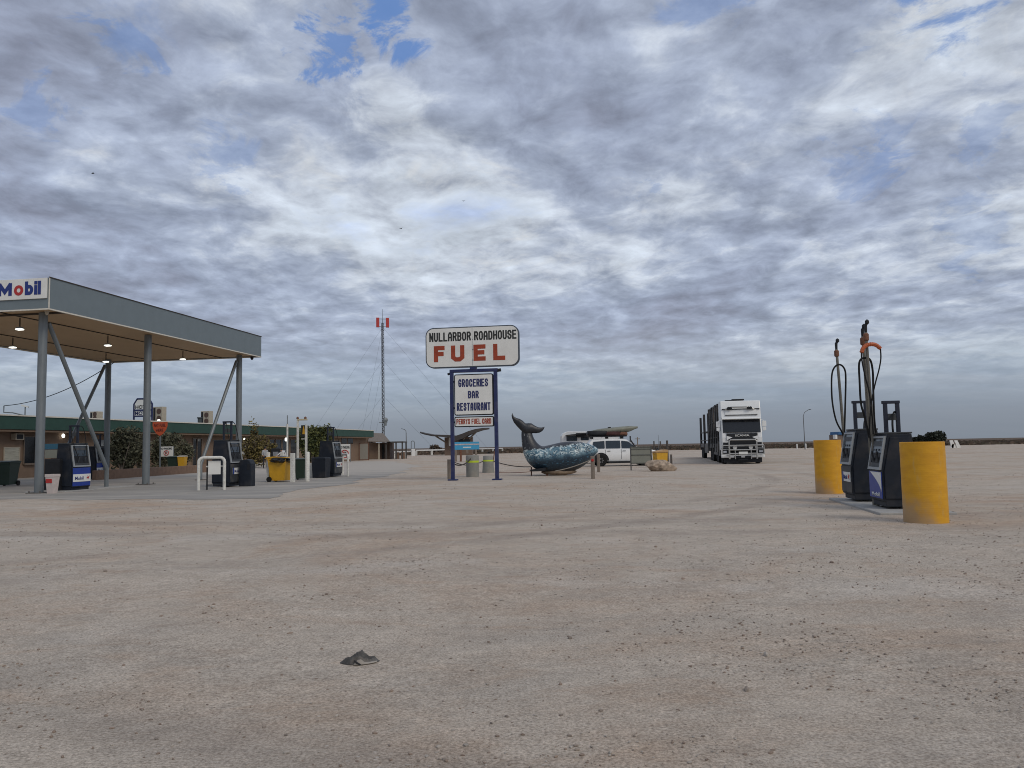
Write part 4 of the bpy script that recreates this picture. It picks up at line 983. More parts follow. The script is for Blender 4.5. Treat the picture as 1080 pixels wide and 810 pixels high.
# roof plant
def roofat(px, back, z=RZ):
    y, Yd = bloc(px); p = A0+Vector((bd_dir.x, bd_dir.y, 0))*(y+back*.9)+Vector((bd_dir.y, -bd_dir.x, 0))*(-back); p.z = z; return p, Yd
def cooler(x0, x1, ytop, ybot, label, back=1.6):
    p, Yd = roofat((x0+x1)/2, back); k = p.y/FPX; wd = (x1-x0)*k; h = H((x0+x1)/2, ytop, p.y)-RZ
    t = thing('roof_air_conditioner', label, 'air conditioner', tuple(p), -.35, 'twin-fan air conditioners on the roadhouse roof')
    MB().box((-wd/2, -.25, .05), (wd/2, .25, h), .02).build('casing', m_acb, t)
    for z in (.3, .72):
        MB().lathe((wd*.16, -.262, h*z), [(wd*.25, 0), (wd*.25, .012)], 18, 'y').build('fan_grille', mat('fan_rust', (0.10, 0.06, 0.045), .7), t)
    MB().box((-wd*.44, -.262, .1), (-wd*.22, -.25, h-.08)).build('side_panel', m_black, t)
    MB().box((-wd/2, -.2, -.02), (wd/2, .2, .05)).build('stand', m_steel, t)
cooler(102, 112, 434, 445, 'low twin-fan air conditioner left of the far left canopy column')
cooler(169, 181, 429, 446, 'tall twin-fan air conditioner beside the blue framed roof sign')
cooler(220, 231, 433.5, 450, 'twin-fan air conditioner behind the slanting brace, beside the vent pipe')
p, Yd = roofat(216, 1.2); t = thing('vent_pipe', 'short dark vent pipe on the green roof', 'vent', tuple(p), 0)
h = H(216, 440, p.y)-RZ; MB().lathe((0, 0, 0), [(.17, 0), (.17, h-.1)], 14).build('pipe', mat('vent_dark', (.05, .06, .065), .6), t, shade=True); MB().lathe((0, 0, 0), [(.23, h-.1), (.23, h)], 14).build('cap', mat('vent_dark', (.05, .06, .065), .6), t)
p, Yd = roofat(154.5, 1.0); t = thing('roof_sign', 'blue framed hotel sign standing on the green roof', 'sign', tuple(p), SITE)
k = p.y/FPX; hz = lambda y: H(154.5, y, p.y)-RZ; W2 = 10.5*k
f = MB(); f.tube([(-W2, 0, 0), (-W2, 0, hz(426)), (-W2*.65, 0, hz(420.5)), (W2*.65, 0, hz(420.5)), (W2, 0, hz(426)), (W2, 0, 0)], .07, 8)
for y in (432.5, 438.8): f.box((-W2, -.06, hz(y)-.06), (W2, .06, hz(y)+.06))
f.build('frame', m_navy, t)
u = MB().prism([(-W2+.08, hz(431.5)), (W2-.08, hz(431.5)), (W2-.08, hz(426)), (W2*.6, hz(421.5)), (-W2*.6, hz(421.5)), (-W2+.08, hz(426))], -.03, .03).build('upper_panel', m_signw, t)
text('lettering', 'HOTEL', m_blackl, u, -W2*.82, W2*.82, hz(431), hz(427.2), -.035, bold=.03)
u = MB().box((-W2+.08, -.03, hz(438)), (W2-.08, .03, hz(433.2))).build('lower_panel', m_signw, t)
text('lettering', 'MOTEL', m_navyl, u, -W2*.86, W2*.86, hz(437.6), hz(433.8), -.035, bold=.03)
p, Yd = roofat(27, .6); t = thing('roof_floodlight', 'small white floodlight on a thin stalk above the dark window', 'light', tuple(p), .3)
h = H(27, 428, p.y)-RZ; MB().tube([(0, 0, 0), (0, 0, h)], .035, 6).build('stalk', m_steel, t); MB().prism([(-.22, h-.02), (.18, h-.12), (.2, h-.04), (-.18, h+.08)], -.12, .12).build('head', m_signw, t)
def lampglow(px, py, dy, label, size=.16):
    p = D(px, py, dy); t = thing('yard_lamp', label, 'lamp', tuple(p), 0, 'small glowing lamps along the roadhouse')
    MB().lathe((0, 0, 0), [(size*.4, -size), (size, -size*.4), (size, size*.4), (size*.4, size)], 12).build('bulb', m_lamp, t, shade=True)
    MB().box((-.05, .02, -size-.12), (.05, size*.9, -size)).build('bracket', m_black, t)
p, Yd = roofat(167.5, .0); lampglow(167.5, 443.5, p.y-1.0, 'glowing lamp at the roof edge just above the orange sign', .10)
lampglow(257.5, 463, 72, 'glowing lamp right of the far right canopy column, above the no parking sign', .085)
lampglow(275, 450, 80, 'glowing lamp above the yellow-green bushes at the roof line', .09)
# cable from the canopy to the roof
q0 = LW(CO, -8.6, 15.9, ZS-.1); q1, _ = roofat(4, .5); q1.z = H(4, 428, q1.y)
pts = [q0.lerp(q1, i/14)-Vector((0, 0, .5*4*(i/14)*(1-i/14))) for i in range(15)]
tag(MB().tube(pts, .022, 6).build('power_cable', m_black), 'black cable sloping from the canopy down to the building roof', 'cable')
q2, _ = roofat(5, .5); tag(MB().tube([q1, q1-Vector((0, 0, (q1.z-RZ)*.6)), q2+Vector((.3, .3, .25)), q2+Vector((.9, .8, .05))], .035, 8).build('cable_bracket', m_steel), 'bent pipe bracket on the roof carrying the cable end', 'bracket')

# planter kerbs and shrubs
def wallseg(a, b_, h, th, m, label, nm='planter_wall'):
    a, b_ = Vector(a), Vector(b_); d = b_-a
    o = MB().box((0, 0, -.02), (th, d.length, h), .02).build(nm, m, loc=tuple(a), rz=-math.atan2(d.x, d.y)); return tag(o, label, 'wall')
wallseg(G(97, 506.5), G(226, 497.3), .52, .25, m_brick, 'low brown brick planter wall below the dark shrubs')
wallseg(G(252, 493.5), G(283, 490.8), .3, .3, mat('kerb_pale', (0.42, 0.39, 0.34), .8), 'low pale kerb below the yellow-green bushes')
def foliage(mb, cx, cy, cz, rx, ry, rz_, n, ls, seed, lumps=7, ktwo=.35, shell=.55):
    rr = random.Random(seed); cs = []
    for _ in range(lumps):
        a, e = rr.random()*2*PI, rr.uniform(-.7, 1)
        cs.append((cx+rx*.55*math.cos(a)*rr.uniform(.5, 1), cy+ry*.55*math.sin(a)*rr.uniform(.5, 1), cz+rz_*.55*e, rr.uniform(.38, .62)))
    for _ in range(n):
        c = rr.choice(cs); v = Vector((rr.gauss(0, 1), rr.gauss(0, 1), rr.gauss(0, 1))).normalized()*c[3]*rr.uniform(shell, 1.08)
        p = Vector((c[0]+v.x*rx, c[1]+v.y*ry, max(.03, c[2]+v.z*rz_))); s = ls*rr.uniform(.5, 1.3)
        u = Vector((rr.uniform(-1, 1), rr.uniform(-1, 1), rr.uniform(-.6, .9))).normalized(); t_ = u.cross(Vector((rr.uniform(-1, 1), rr.uniform(-1, 1), rr.uniform(-1, 1)))).normalized()
        mb.k = int(rr.random() < ktwo)
        mb.add([p-u*s, p+t_*s*.45, p+u*s, p-t_*s*.45], [(0, 1, 2, 3)])
    mb.k = 0
def plant(px, py, wpx, ytop, label, mats, seed, n=1700, trunk=.25, nm='shrub', cat='shrub', group=None, ls=.13, dy=0):
    b = G(px, py); b.y += dy; k = b.y/FPX; wd = wpx*k/2; h = H(px, ytop, b.y)
    t = thing(nm, label, cat, tuple(b), 0, group)
    rr = random.Random(seed); tm = MB(); zt = h*trunk
    tm.tube([(0, 0, -.05), (rr.uniform(-.05, .05), 0, zt), (rr.uniform(-.1, .1), .05, h*.55)], [.05+h*.02, .04+h*.015, .03], 8)
    for _ in range(5):
        a = rr.random()*2*PI; tm.tube([(0, 0, zt*.6), (math.cos(a)*wd*.4, math.sin(a)*wd*.4, h*.45), (math.cos(a)*wd*.7, math.sin(a)*wd*.7, h*rr.uniform(.6, .85))], [.035, .025, .012], 6)
    tm.build('trunk', m_timber, t)
    f_ = MB(); foliage(f_, 0, 0, h*(.5+trunk*.25), wd*1.08, wd*.9, h*(.5-trunk*.2), n, ls, seed, lumps=10)
    f_.build('crown', mats, t); return t
olive = [leafmat('leaf_olive', (0.07, 0.072, 0.042), (0.145, 0.14, 0.085)), leafmat('leaf_olive_dark', (0.042, 0.045, 0.028), (0.09, 0.088, 0.055))]
lush = [leafmat('leaf_green', (0.055, 0.07, 0.016), (0.17, 0.165, 0.04)), leafmat('leaf_green_dark', (0.022, 0.034, 0.010), (0.06, 0.07, 0.022))]
yelg = [leafmat('leaf_yellow', (0.12, 0.095, 0.03), (0.22, 0.175, 0.05)), leafmat('leaf_brownish', (0.06, 0.045, 0.022), (0.10, 0.08, 0.032))]
G5 = 'shrubs in the bed along the roadhouse front'
plant(128, 501.5, 36, 452, 'broad olive shrub filling the bed left of the middle canopy column', olive, 11, 4200, .1, group=G5)
plant(146, 500, 22, 458, 'dull olive shrub partly hidden behind the middle canopy column', olive, 12, 1500, .1, group=G5)
plant(176, 497.5, 34, 455, 'grey-green shrub rising behind the no parking sign and the small bins', olive, 13, 4200, .1, group=G5)
plant(195, 496, 18, 463, 'smaller dark shrub between the bins and the dark doors', olive, 14, 1100, .12, group=G5)
plant(264, 493.4, 34, 459, 'yellow-brown shrub behind the right-hand no parking sign', yelg, 15, 3000, .1, group=G5)
plant(267, 493.2, 12, 443.5, 'thin sprig-topped shrub poking above the green roof', yelg, 16, 500, .5, group=G5)
plant(285, 492.8, 16, 466, 'low yellow-green shrub next to the person in grey', yelg, 17, 900, .12, group=G5)
plant(330, 493, 35, 442.5, 'bushy green tree behind the green bin', lush, 18, 4600, .16, nm='tree', cat='tree')
plant(345, 492.5, 14, 443, 'narrow green tree just behind the charcoal pump mast', lush, 19, 1100, .2, nm='tree', cat='tree')
plant(352, 491.5, 12, 461, 'small olive bush between the tree and the building wall', yelg, 20, 600, .1, group=G5)

# ---------------------------------------------------------------- signs, bins, barriers round the forecourt
def nopark(px0, px1, y0, y1, ybase, label, legs=True, red=True):
    px = (px0+px1)/2; b = G(px, ybase); k = b.y/FPX; wd = (px1-px0)*k/2; z0, z1 = H(px, y1, b.y), H(px, y0, b.y)
    t = thing('no_parking_sign', label, 'sign', tuple(b), SITE*.5, 'white no parking signs along the forecourt')
    s = MB().box((-wd, -.015, z0), (wd, .015, z1), .004).build('plate', m_signw, t)
    text('lettering', 'NO PARKING', m_blackl, s, -wd*.88, wd*.88, z1-(z1-z0)*.30, z1-(z1-z0)*.10, -.018, bold=.04)
    zc, r = z0+(z1-z0)*.36, (z1-z0)*.25
    rg = MB(); rg.tube([(r*math.cos(a), -.02, zc+r*math.sin(a)) for a in [i*2*PI/20 for i in range(21)]], r*.13, 6); rg.tube([(-r*.7, -.02, zc+r*.7), (r*.7, -.02, zc-r*.7)], r*.13, 6); rg.build('symbol', m_red, s)
    text('letter', 'P', m_blackl, s, -r*.4, r*.45, zc-r*.6, zc+r*.6, -.018, bold=.03)
    if legs:
        for sx in (-1, 1): MB().box((sx*wd-.03, .016, 0), (sx*wd+.03, .06, z1)).build('leg', m_steel, t)
nopark(168, 182.5, 471, 481.5, 499, 'no parking sign above the small green and yellow bins')
nopark(254.5, 270, 470, 480, 492.5, 'no parking sign right of the far right canopy column')
nopark(358, 369.5, 468.5, 484.5, 487.5, 'tall no parking sign at the wall beside the last charcoal pump')
b = G(171, 499.5); b = D(168.5, 470, b.y-1.2); b.z = 0
t = thing('pay_sign', 'orange-red shield sign telling drivers to pay for fuel', 'sign', tuple(b), 0); k = b.y/FPX
hz = lambda y: H(168.5, y, b.y); W2 = 7.7*k
s = MB().prism([(-W2, hz(445)), (W2, hz(445)), (W2, hz(449.5)), (W2*.82, hz(453.5)), (W2*.45, hz(457.5)), (0, hz(459.8)), (-W2*.45, hz(457.5)), (-W2*.82, hz(453.5)), (-W2, hz(449.5))], -.03, .03).build('plate', m_orange, t)
mr_ = mat('dark_red_letters', (0.12, 0.015, 0.01), .6)
text('lettering', 'PAY FUEL', mr_, s, -W2*.8, W2*.8, hz(450), hz(446.8), -.035, bold=.03); text('lettering', 'HERE', mr_, s, -W2*.5, W2*.5, hz(455), hz(452), -.035, bold=.03)
MB().box((-.04, .031, 0), (.04, .1, hz(446))).build('leg', m_steel, t)
def wheelie(px, py, ytop, wpx, m, ml, label, rz=0.0, wheelside=-1, lidy=None):
    b = G(px, py); k = b.y/FPX; wd = wpx*k; h = H(px, ytop, b.y); b.y += wd*.5
    t = thing('wheelie_bin', label, 'bin', tuple(b), rz, 'wheeled rubbish bins'); hw = wd/2; hd = wd*.55
    rg = [[(sx*hw*q, sy*hd*q+(0), z) for sx, sy in ((-1, -1), (1, -1), (1, 1), (-1, 1))] for q, z in ((.72, .06), (.80, h*.45), (.92, h*.86), (.96, h*.88), (.96, h*.93))]
    MB().loft(rg).build('body', m, t, bevel=.015)
    lid = MB().prism([(-hd*1.08, h*.935), (hd*1.02, h*.935), (hd*1.04, h*.98), (hd*.3, h), (-hd*1.0, h*.97)], -hw, hw, 'x').build('lid', ml, t, bevel=.01)
    MB().tube([(-hw*.8, hd*1.0, h*.9), (-hw*.8, hd*1.2, h*.93), (hw*.8, hd*1.2, h*.93), (hw*.8, hd*1.0, h*.9)], .018, 6).build('handle', ml, t)
    for sx in (-1, 1):
        MB().lathe((sx*hw*.82, hd*.78, .12), [(.04, -.03), (.12, -.03), (.12, .03), (.04, .03)], 14, 'x').build('wheel', m_rubber, t)
    return t, b, h, hw, hd
t, b, h, hw, hd = wheelie(292.5, 508.5, 481.5, 20, m_yel, m_yel, 'open yellow wheelie bin stuffed with black bags between two white bollards', rz=PI/2-.15)
bm = bmesh.new(); bmesh.ops.create_icosphere(bm, subdivisions=3, radius=1)
for v in bm.verts: q = 1+.28*mnoise.noise(v.co*2.3+Vector((5, 0, 0))); v.co = Vector((v.co.x*q*hd*1.1, v.co.y*q*hw*1.12, v.co.z*q*.17))
me = bpy.data.meshes.new('rubbish_bag'); bm.to_mesh(me); bm.free(); me.materials.append(mat('bin_bag_black', (.012, .012, .014), .3, bump=.6, scale=12)); o = bpy.data.objects.new('rubbish_bag', me); C.objects.link(o); o.location = b+Vector((.06, -.12, h*.86)); tag(o, 'black rubbish bag bulging over the rim of the yellow wheelie bin', 'bag')
wheelie(316, 506.3, 483, 12.5, m_gbin, mat('bin_lid_greygreen', (.05, .065, .06), .5), 'dark green wheelie bin between the two tall white bollards')
wheelie(181.5, 499.3, 481, 12, m_gbin, m_gbin, 'dark green wheelie bin in front of the left no parking sign')
wheelie(190.6, 499.2, 480.5, 8, m_yel, m_acb, 'narrow yellow wheelie bin with a pale lid beside a green one')
wheelie(1.5, 513, 486, 18, m_gbin, m_gbin, 'green wheelie bin cut by the left edge, before the notice board')
def dbin(px, py, ytop, wpx, label, rnd=False, group='dark square bins beside the pumps', mm=m_pump):
    b = G(px, py); k = b.y/FPX; hw = wpx*k/2; h = H(px, ytop, b.y); b.y += hw
    t = thing('square_bin', label, 'bin', tuple(b), SITE, group)
    if rnd: MB().prism([(-hw, 0), (hw, 0), (hw, h*.84), (hw*.72, h*.97), (hw*.2, h), (-hw*.8, h*.98), (-hw, h*.9)], -hw*.8, hw*.8).build('body', mm, t, bevel=.03); MB().box((hw*.35, -hw*.83, h*.62), (hw*.85, -hw*.803, h*.84), .005).build('slot', m_black, t)
    else:
        MB().loft([[(sx*hw*q, sy*hw*q, z) for sx, sy in ((-1, -1), (1, -1), (1, 1), (-1, 1))] for q, z in ((.9, .02), (1, h*.9), (1.02, h*.9), (1.02, h*.97), (.9, h))]).build('body', mm, t, bevel=.015)
        MB().box((-hw*.75, -hw*.75, h+.001), (hw*.75, hw*.75, h+.02), .005).build('lid', m_black, t)
dbin(258.5, 513.2, 484.5, 13.2, 'dark rounded bin right of the charcoal pump behind the hoop', True)
dbin(337, 504.3, 482.5, 15.2, 'square dark bin between the white bollard and the last pump')
dbin(57, 519, 484, 14, 'black cabinet bin between the nearest column and the blue pump', False, mm=m_black)
# blue-topped payment terminal behind it
b = LW(P1, -1.15, .3); b.z = 0
t = thing('payment_terminal', 'dark payment terminal with a small blue header sign beside the pump', 'terminal', tuple(b), SITE)
k = b.y/FPX; MB().box((-.22, -.15, 0), (.22, .15, H(57, 484, b.y)), .02).build('stand', m_black, t)
MB().box((-.28, -.05, H(57, 483, b.y)), (.28, .02, H(57, 474.5, b.y))).build('screen_panel', m_panel, t)
MB().box((-.34, -.07, H(57, 474, b.y)), (.36, .04, H(57, 468, b.y)), .01).build('header_sign', mat('teal_sign', (.02, .10, .16), .5), t)
# small white squeegee bin with a red label
b = G(55, 520.5); k = b.y/FPX; h = H(55, 500, b.y); t = thing('squeegee_bucket', 'small white bucket bin with a red label at the column foot', 'bucket', tuple(b), SITE)
MB().loft([[(sx*q, sy*q, z) for sx, sy in ((-1, -1), (1, -1), (1, 1), (-1, 1))] for q, z in ((.12, 0), (.165, h*.85), (.18, h*.86), (.18, h))]).build('body', mat('bucket_pinkish', (.52, .45, .42), .6, dirt=.2), t, bevel=.01)
MB().box((-.14, -.166, h*.55), (.1, -.15, h*.76)).build('label', m_red, t)
# hoops, bollards
def hoop(px0, px1, py0, py1, ytop, label, r=.058):
    a, b_ = G(px0, py0), G(px1, py1); t = thing('hoop_barrier', label, 'barrier', tuple(a), 0, 'white steel hoop barriers protecting the pumps')
    d = b_-a; d.z = 0; h = H((px0+px1)/2, ytop, (a.y+b_.y)/2)-.03; c = .16; u = d.normalized()
    P = [Vector((0, 0, 0)), Vector((0, 0, h-c))]+[u*(c-c*math.cos(i*PI/8))+Vector((0, 0, h-c+c*math.sin(i*PI/8))) for i in range(1, 5)]
    P += [u*(d.length-c+c*math.sin(i*PI/8))+Vector((0, 0, h-c+c*math.cos(i*PI/8))) for i in range(0, 5)]+[d.copy()]
    MB().tube(P, r, 12).build('frame', m_wpost, t, shade=True); return t, d, h, a
t, d, h, a = hoop(209.3, 236.5, 517.3, 516.6, 481.8, 'white hoop barrier with a hanging white board before the charcoal pump')
u = d.normalized(); back = Vector((.05, .25, 0))
br = MB(); br.tube([u*.16+back, u*.16+back+Vector((0, 0, h-.08)), u*(d.length-.13)+back+Vector((0, 0, h-.08)), u*(d.length-.13)+back], .03, 8); br.tube([u*.16+back+Vector((0, 0, .18)), u*(d.length-.13)+back+Vector((0, 0, .18))], .02, 6); br.build('inner_frame', m_black, t)
wb = MB(); x0, x1 = .28, .72; o_ = wb.box((x0, -.02, h-.62), (x1, .02, h-.12), .006).build('board', m_signw, t); o_.rotation_euler.z = math.atan2(u.y, u.x); o_.location = back*.4
rl = MB(); rl.tube([u*.14+back*.9+Vector((0, 0, h-.33)), u*(d.length-.1)+back*.9+Vector((0, 0, h-.33))], .03, 8); rl.build('rail', m_wpost, t)
t, d, h, a = hoop(367, 361.5, 502.5, 500.8, 478.6, 'white hoop barrier seen end-on beside the last pump')
t2 = MB().box((-.06, -.05, .3), (.06, .05, 1.15), .01).build('meter_post', mat('meter_beige', (.3, .25, .2), .7), t); t2.location = d*.8+Vector((-.15, .1, 0))
def wboll(px, py, ytop, wd, label, sq=True):
    b = G(px, py); h = H(px, ytop, b.y); t = thing('white_bollard', label, 'bollard', tuple(b), SITE, 'white bollards round the bins and pumps')
    if sq: MB().box((-wd/2, -wd/2, -.03), (wd/2, wd/2, h), .012).build('post', m_wpost, t)
    else: MB().tube([(0, 0, -.03), (0, 0, h-.03), (0, 0, h)], [wd/2, wd/2, wd/2-.02], 14).build('post', m_wpost, t, smooth=40)
wboll(282.8, 508.3, 477, .13, 'tall white bollard at the left side of the yellow bin')
wboll(308.7, 508.4, 478, .17, 'white bollard between the yellow bin and the green bin')
wboll(324.2, 507.8, 476.5, .2, 'stout white bollard right of the green bin', False)
wboll(329, 504, 488.5, .2, 'short white bollard half hidden behind the stout one')
wboll(302.8, 505.5, 482, .13, 'white bollard close behind the yellow bin, partly covered by bags')
wboll(297.5, 498.5, 476.8, .2, 'white-topped bollard behind the yellow bin, beside the stooping person')
def wpole(px, py, ytop, r, label):
    b = G(px, py); h = H(px, ytop, b.y); t = thing('thin_pole', label, 'pole', tuple(b), 0, 'thin pale poles behind the bins'); MB().tube([(0, 0, 0), (0, 0, h*.86)], r, 8).build('shaft', m_wpost, t); MB().tube([(0, 0, h*.86), (0, 0, h)], r*.45, 6).build('tip', m_steel, t); return t, b, h
t, b, h = wpole(302.9, 504, 438, .05, 'thin pale pole with a small lamp behind the yellow bin')
MB().lathe((-.06, -.02, H(302.5, 463.5, b.y)), [(.02, -.09), (.06, -.05), (.06, .05), (.02, .09)], 10).build('lamp', m_lamp, t, shade=True)
gy = G(318, 503)
gt = thing('hose_gantry', 'pale two-post gantry holding a small yellow and black sign', 'gantry', tuple(gy), SITE); k = gy.y/FPX; hz = lambda y, x=318: H(x, y, gy.y)
for x in (-4.2, 5.1): MB().box((x*k-.05, -.05, 0), (x*k+.05, .05, hz(443 if x < 0 else 448)), .008).build('post', m_wpost, gt)
MB().box((-4.8*k, -.06, hz(443.5)), (6.2*k, .06, hz(441.8)), .01).build('crossbar', mat('bar_cream', (.5, .44, .3), .6), gt)
for x in (-4.4, 4.2): MB().lathe((x*k, 0, hz(440.8)), [(.03, -.07), (.07, -.04), (.07, .02), (.02, .07)], 10).build('lamp_head', m_rust, gt)
f_ = MB().box((-.4*k, -.03, hz(461)), (4.6*k, .03, hz(448.5)), .006).build('plate', m_blackl, gt)
MB().prism([(1.2*k, hz(458)), (3.9*k, hz(458)), (3.7*k, hz(454)), (2.8*k, hz(449.5)), (2.3*k, hz(449.5)), (1.6*k, hz(453))], -.04, -.032).build('emblem', m_yel, f_)
MB().box((0, -.045, hz(463.4)), (4.2*k, -.02, hz(462.6))).build('rail', m_wpost, gt)
# ---------------------------------------------------------------- people by the roadhouse
def person(label, loc, rz, joints, h, seed, top, legs, hair=None):
    """joints: dict name -> (x, y, z); one skinned surface, coloured by region"""
    t = thing('person', label, 'person', loc, rz)
    names = list(joints); idx = {n_: i for i, n_ in enumerate(names)}
    edges = [('pelvis', 'waist'), ('waist', 'chest'), ('chest', 'neck'), ('neck', 'head'), ('head', 'crown')]
    for s in 'lr': edges += [('chest', 'sho'+s), ('sho'+s, 'elb'+s), ('elb'+s, 'wri'+s), ('wri'+s, 'han'+s), ('pelvis', 'hip'+s), ('hip'+s, 'kne'+s), ('kne'+s, 'ank'+s), ('ank'+s, 'toe'+s)]
    rad = dict(pelvis=.14, waist=.13, chest=.15, neck=.055, head=.09, crown=.075, sho=.065, elb=.045, wri=.032, han=.04, hip=.09, kne=.06, ank=.042, toe=.035)
    me = bpy.data.meshes.new('body'); me.from_pydata([joints[n_] for n_ in names], [(idx[a], idx[b]) for a, b in edges], [])
    o = bpy.data.objects.new('body', me); C.objects.link(o)
    sk = o.modifiers.new('skin', 'SKIN'); sub = o.modifiers.new('sub', 'SUBSURF'); sub.levels = 1
    for n_, i in idx.items():
        r = rad.get(n_, rad.get(n_[:-1], .05)); me.skin_vertices[0].data[i].radius = (r*(1.25 if n_ in ('chest', 'pelvis', 'waist') else 1), r)
        me.skin_vertices[0].data[i].use_root = (n_ == 'pelvis')
    dg = bpy.context.evaluated_depsgraph_get(); m2 = bpy.data.meshes.new_from_object(o.evaluated_get(dg)); bpy.data.objects.remove(o)
    m2.name = 'body'; m2.materials.clear()
    for mm in (m_skin, top, legs, m_black): m2.materials.append(mm)
    J = {n_: Vector(v) for n_, v in joints.items()}
    for p in m2.polygons:
        c = p.center; near = min(J, key=lambda q: (J[q]-c).length-rad.get(q, rad.get(q[:-1], .05)))
        b_ = near[:-1] if near[-1] in 'lr' and near not in ('l',) and near[:-1] in ('sho', 'elb', 'wri', 'han', 'hip', 'kne', 'ank', 'toe') else near
        p.material_index = 1 if b_ in ('waist', 'chest', 'sho', 'elb') else (2 if b_ in ('pelvis', 'hip', 'kne') else (3 if b_ in ('toe', 'ank') else 0))
        p.use_smooth = True
    b = bpy.data.objects.new('body', m2); C.objects.link(b); b.parent = t
    hd, cr_ = J['head'], J['crown']; d = (cr_-hd).normalized(); hb = MB()
    rg = []
    for u, r in ((-.03, .09), (.03, .108), (.08, .1), (.12, .07), (.145, .02)):
        c = hd+d*u+Vector((0, .018, 0)); rg.append([(c.x+r*math.cos(a), c.y+r*math.sin(a), c.z) for a in [i*PI/6 for i in range(12)]])
    hb.loft(rg).build('hair', hair or m_black, t, shade=True)
    fa_ = MB()
    for s in (-1, 1): fa_.lathe((hd.x+s*.032, hd.y-.09, hd.z+.02), [(.005, -.006), (.011, 0), (.005, .006)], 8, 'y')
    fa_.tube([(hd.x, hd.y-.085, hd.z+.02), (hd.x, hd.y-.112, hd.z-.015)], [.01, .016], 6); fa_.build('face', mat('face_dark', (.2, .11, .08), .6), t)
    return t
stand = dict(pelvis=(0, 0, .92), waist=(0, 0, 1.08), chest=(0, .01, 1.33), neck=(0, -.02, 1.5), head=(0, -.04, 1.62), crown=(0, -.04, 1.70),
    shol=(-.19, 0, 1.42), elbl=(-.25, -.03, 1.15), wril=(-.2, -.2, 1.0), hanl=(-.17, -.28, .98), shor=(.19, 0, 1.42), elbr=(.25, -.02, 1.15), wrir=(.23, -.12, .93), hanr=(.22, -.16, .86),
    hipl=(-.1, 0, .88), knel=(-.12, -.03, .48), ankl=(-.12, .02, .08), toel=(-.13, -.14, .035), hipr=(.1, 0, .88), kner=(.11, .0, .48), ankr=(.12, .06, .08), toer=(.14, -.1, .035))
lean_ = dict(pelvis=(0, .05, .92), waist=(-.03, -.02, 1.06), chest=(-.12, -.12, 1.26), neck=(-.2, -.2, 1.38), head=(-.25, -.25, 1.46), crown=(-.28, -.28, 1.54),
    shol=(-.28, -.05, 1.3), elbl=(-.42, -.25, 1.12), wril=(-.52, -.35, 1.0), hanl=(-.58, -.4, .97), shor=(.05, -.15, 1.36), elbr=(-.05, -.36, 1.15), wrir=(-.2, -.48, 1.02), hanr=(-.27, -.5, 1.0),
    hipl=(-.1, .05, .88), knel=(-.12, -.03, .48), ankl=(-.12, .06, .08), toel=(-.15, -.1, .035), hipr=(.1, .05, .88), kner=(.12, 0, .48), ankr=(.14, .1, .08), toer=(.14, -.06, .035))
m_shirt = mat('grey_shirt', (.33, .34, .35), .8); m_shirt2 = mat('white_shirt', (.6, .6, .6), .8); m_trous = mat('dark_trousers', (.02, .02, .026), .8)
b = G(279.5, 494.2); person('person in a pale grey top and dark trousers left of the yellow bin', tuple(b), .6, stand, 1.7, 1, m_shirt, m_trous)
b = G(300.5, 494.2); person('stooping person in a white top behind the yellow bin', tuple(b), -.1, lean_, 1.6, 2, m_shirt2, m_trous)
b = G(292, 494); t = thing('black_cabinet', 'black cabinet with a pale label between the two people', 'cabinet', tuple(b), 0); k = b.y/FPX; h = H(292, 472.8, b.y)
MB().box((-5*k, -.3, 0), (4.5*k, .3, h), .03).build('body', m_black, t); MB().box((-3*k, -.312, h-.62), (2.7*k, -.302, h-.28)).build('label', mat('label_greyish', (.2, .21, .22), .6, var=.3, scale=6), t)

# ---------------------------------------------------------------- communication tower
TY = 175.0; b = D(404.3, 472, TY); b.z = 0
tw = thing('radio_tower', 'thin lattice radio mast with red antennas', 'tower', tuple(b), .3); h = H(403, 341, TY); W_ = .28
ms = MB()
cs = [(W_*math.cos(a), W_*math.sin(a)) for a in (0.3, 0.3+2*PI/3, 0.3+4*PI/3)]
for x, y in cs: ms.tube([(x, y, 0), (x, y, h)], .055, 5)
nseg = 34
for i in range(nseg):
    za, zb_ = h*i/nseg, h*(i+1)/nseg
    for j in range(3):
        a, c = cs[j], cs[(j+1) % 3]; ms.tube([(*a, za), (*c, zb_)], .042, 4); ms.tube([(*a, zb_), (*c, zb_)], .042, 4)
ms.build('lattice', mat('mast_dark', (.035, .032, .032), .6, var=.3), tw)
MB().tube([(0, 0, h), (0, 0, H(402, 326, TY))], [.07, .03], 6).build('lightning_rod', m_steel, tw)
MB().box((-1.25, -.06, h-.8), (1.25, .06, h-.68)).box((-1.25, -.06, h+.9), (1.25, .06, h+1.0)).build('antenna_bracket', m_steel, tw)
for x in (-1.2, -.9, .9, 1.2): MB().box((x-.18, -.2, h-.9), (x+.18, .15, h+1.2), .05).build('antenna', m_antred, tw)
MB().lathe((.45, -.2, H(405, 443, TY)), [(.1, -.2), (.5, -.1), (.55, 0)], 14, 'y').build('dish', m_steel, tw)
MB().box((-.9, -.05, H(404, 446, TY)), (.9, .05, H(404, 445.3, TY))).box((.2, -.4, H(404, 449, TY)), (.7, .1, H(404, 445, TY))).build('side_bracket', m_steel, tw)
gw = MB()
for zz_, R_ in ((h*.97, 26), (h*.72, 19), (h*.45, 13)):
    for a in (.2, .2+2*PI/3, .2+4*PI/3): gw.tube([(0, 0, zz_), (R_*math.cos(a), R_*math.sin(a), .0)], .018, 3)
gw.build('guy_wire', m_steel, tw)

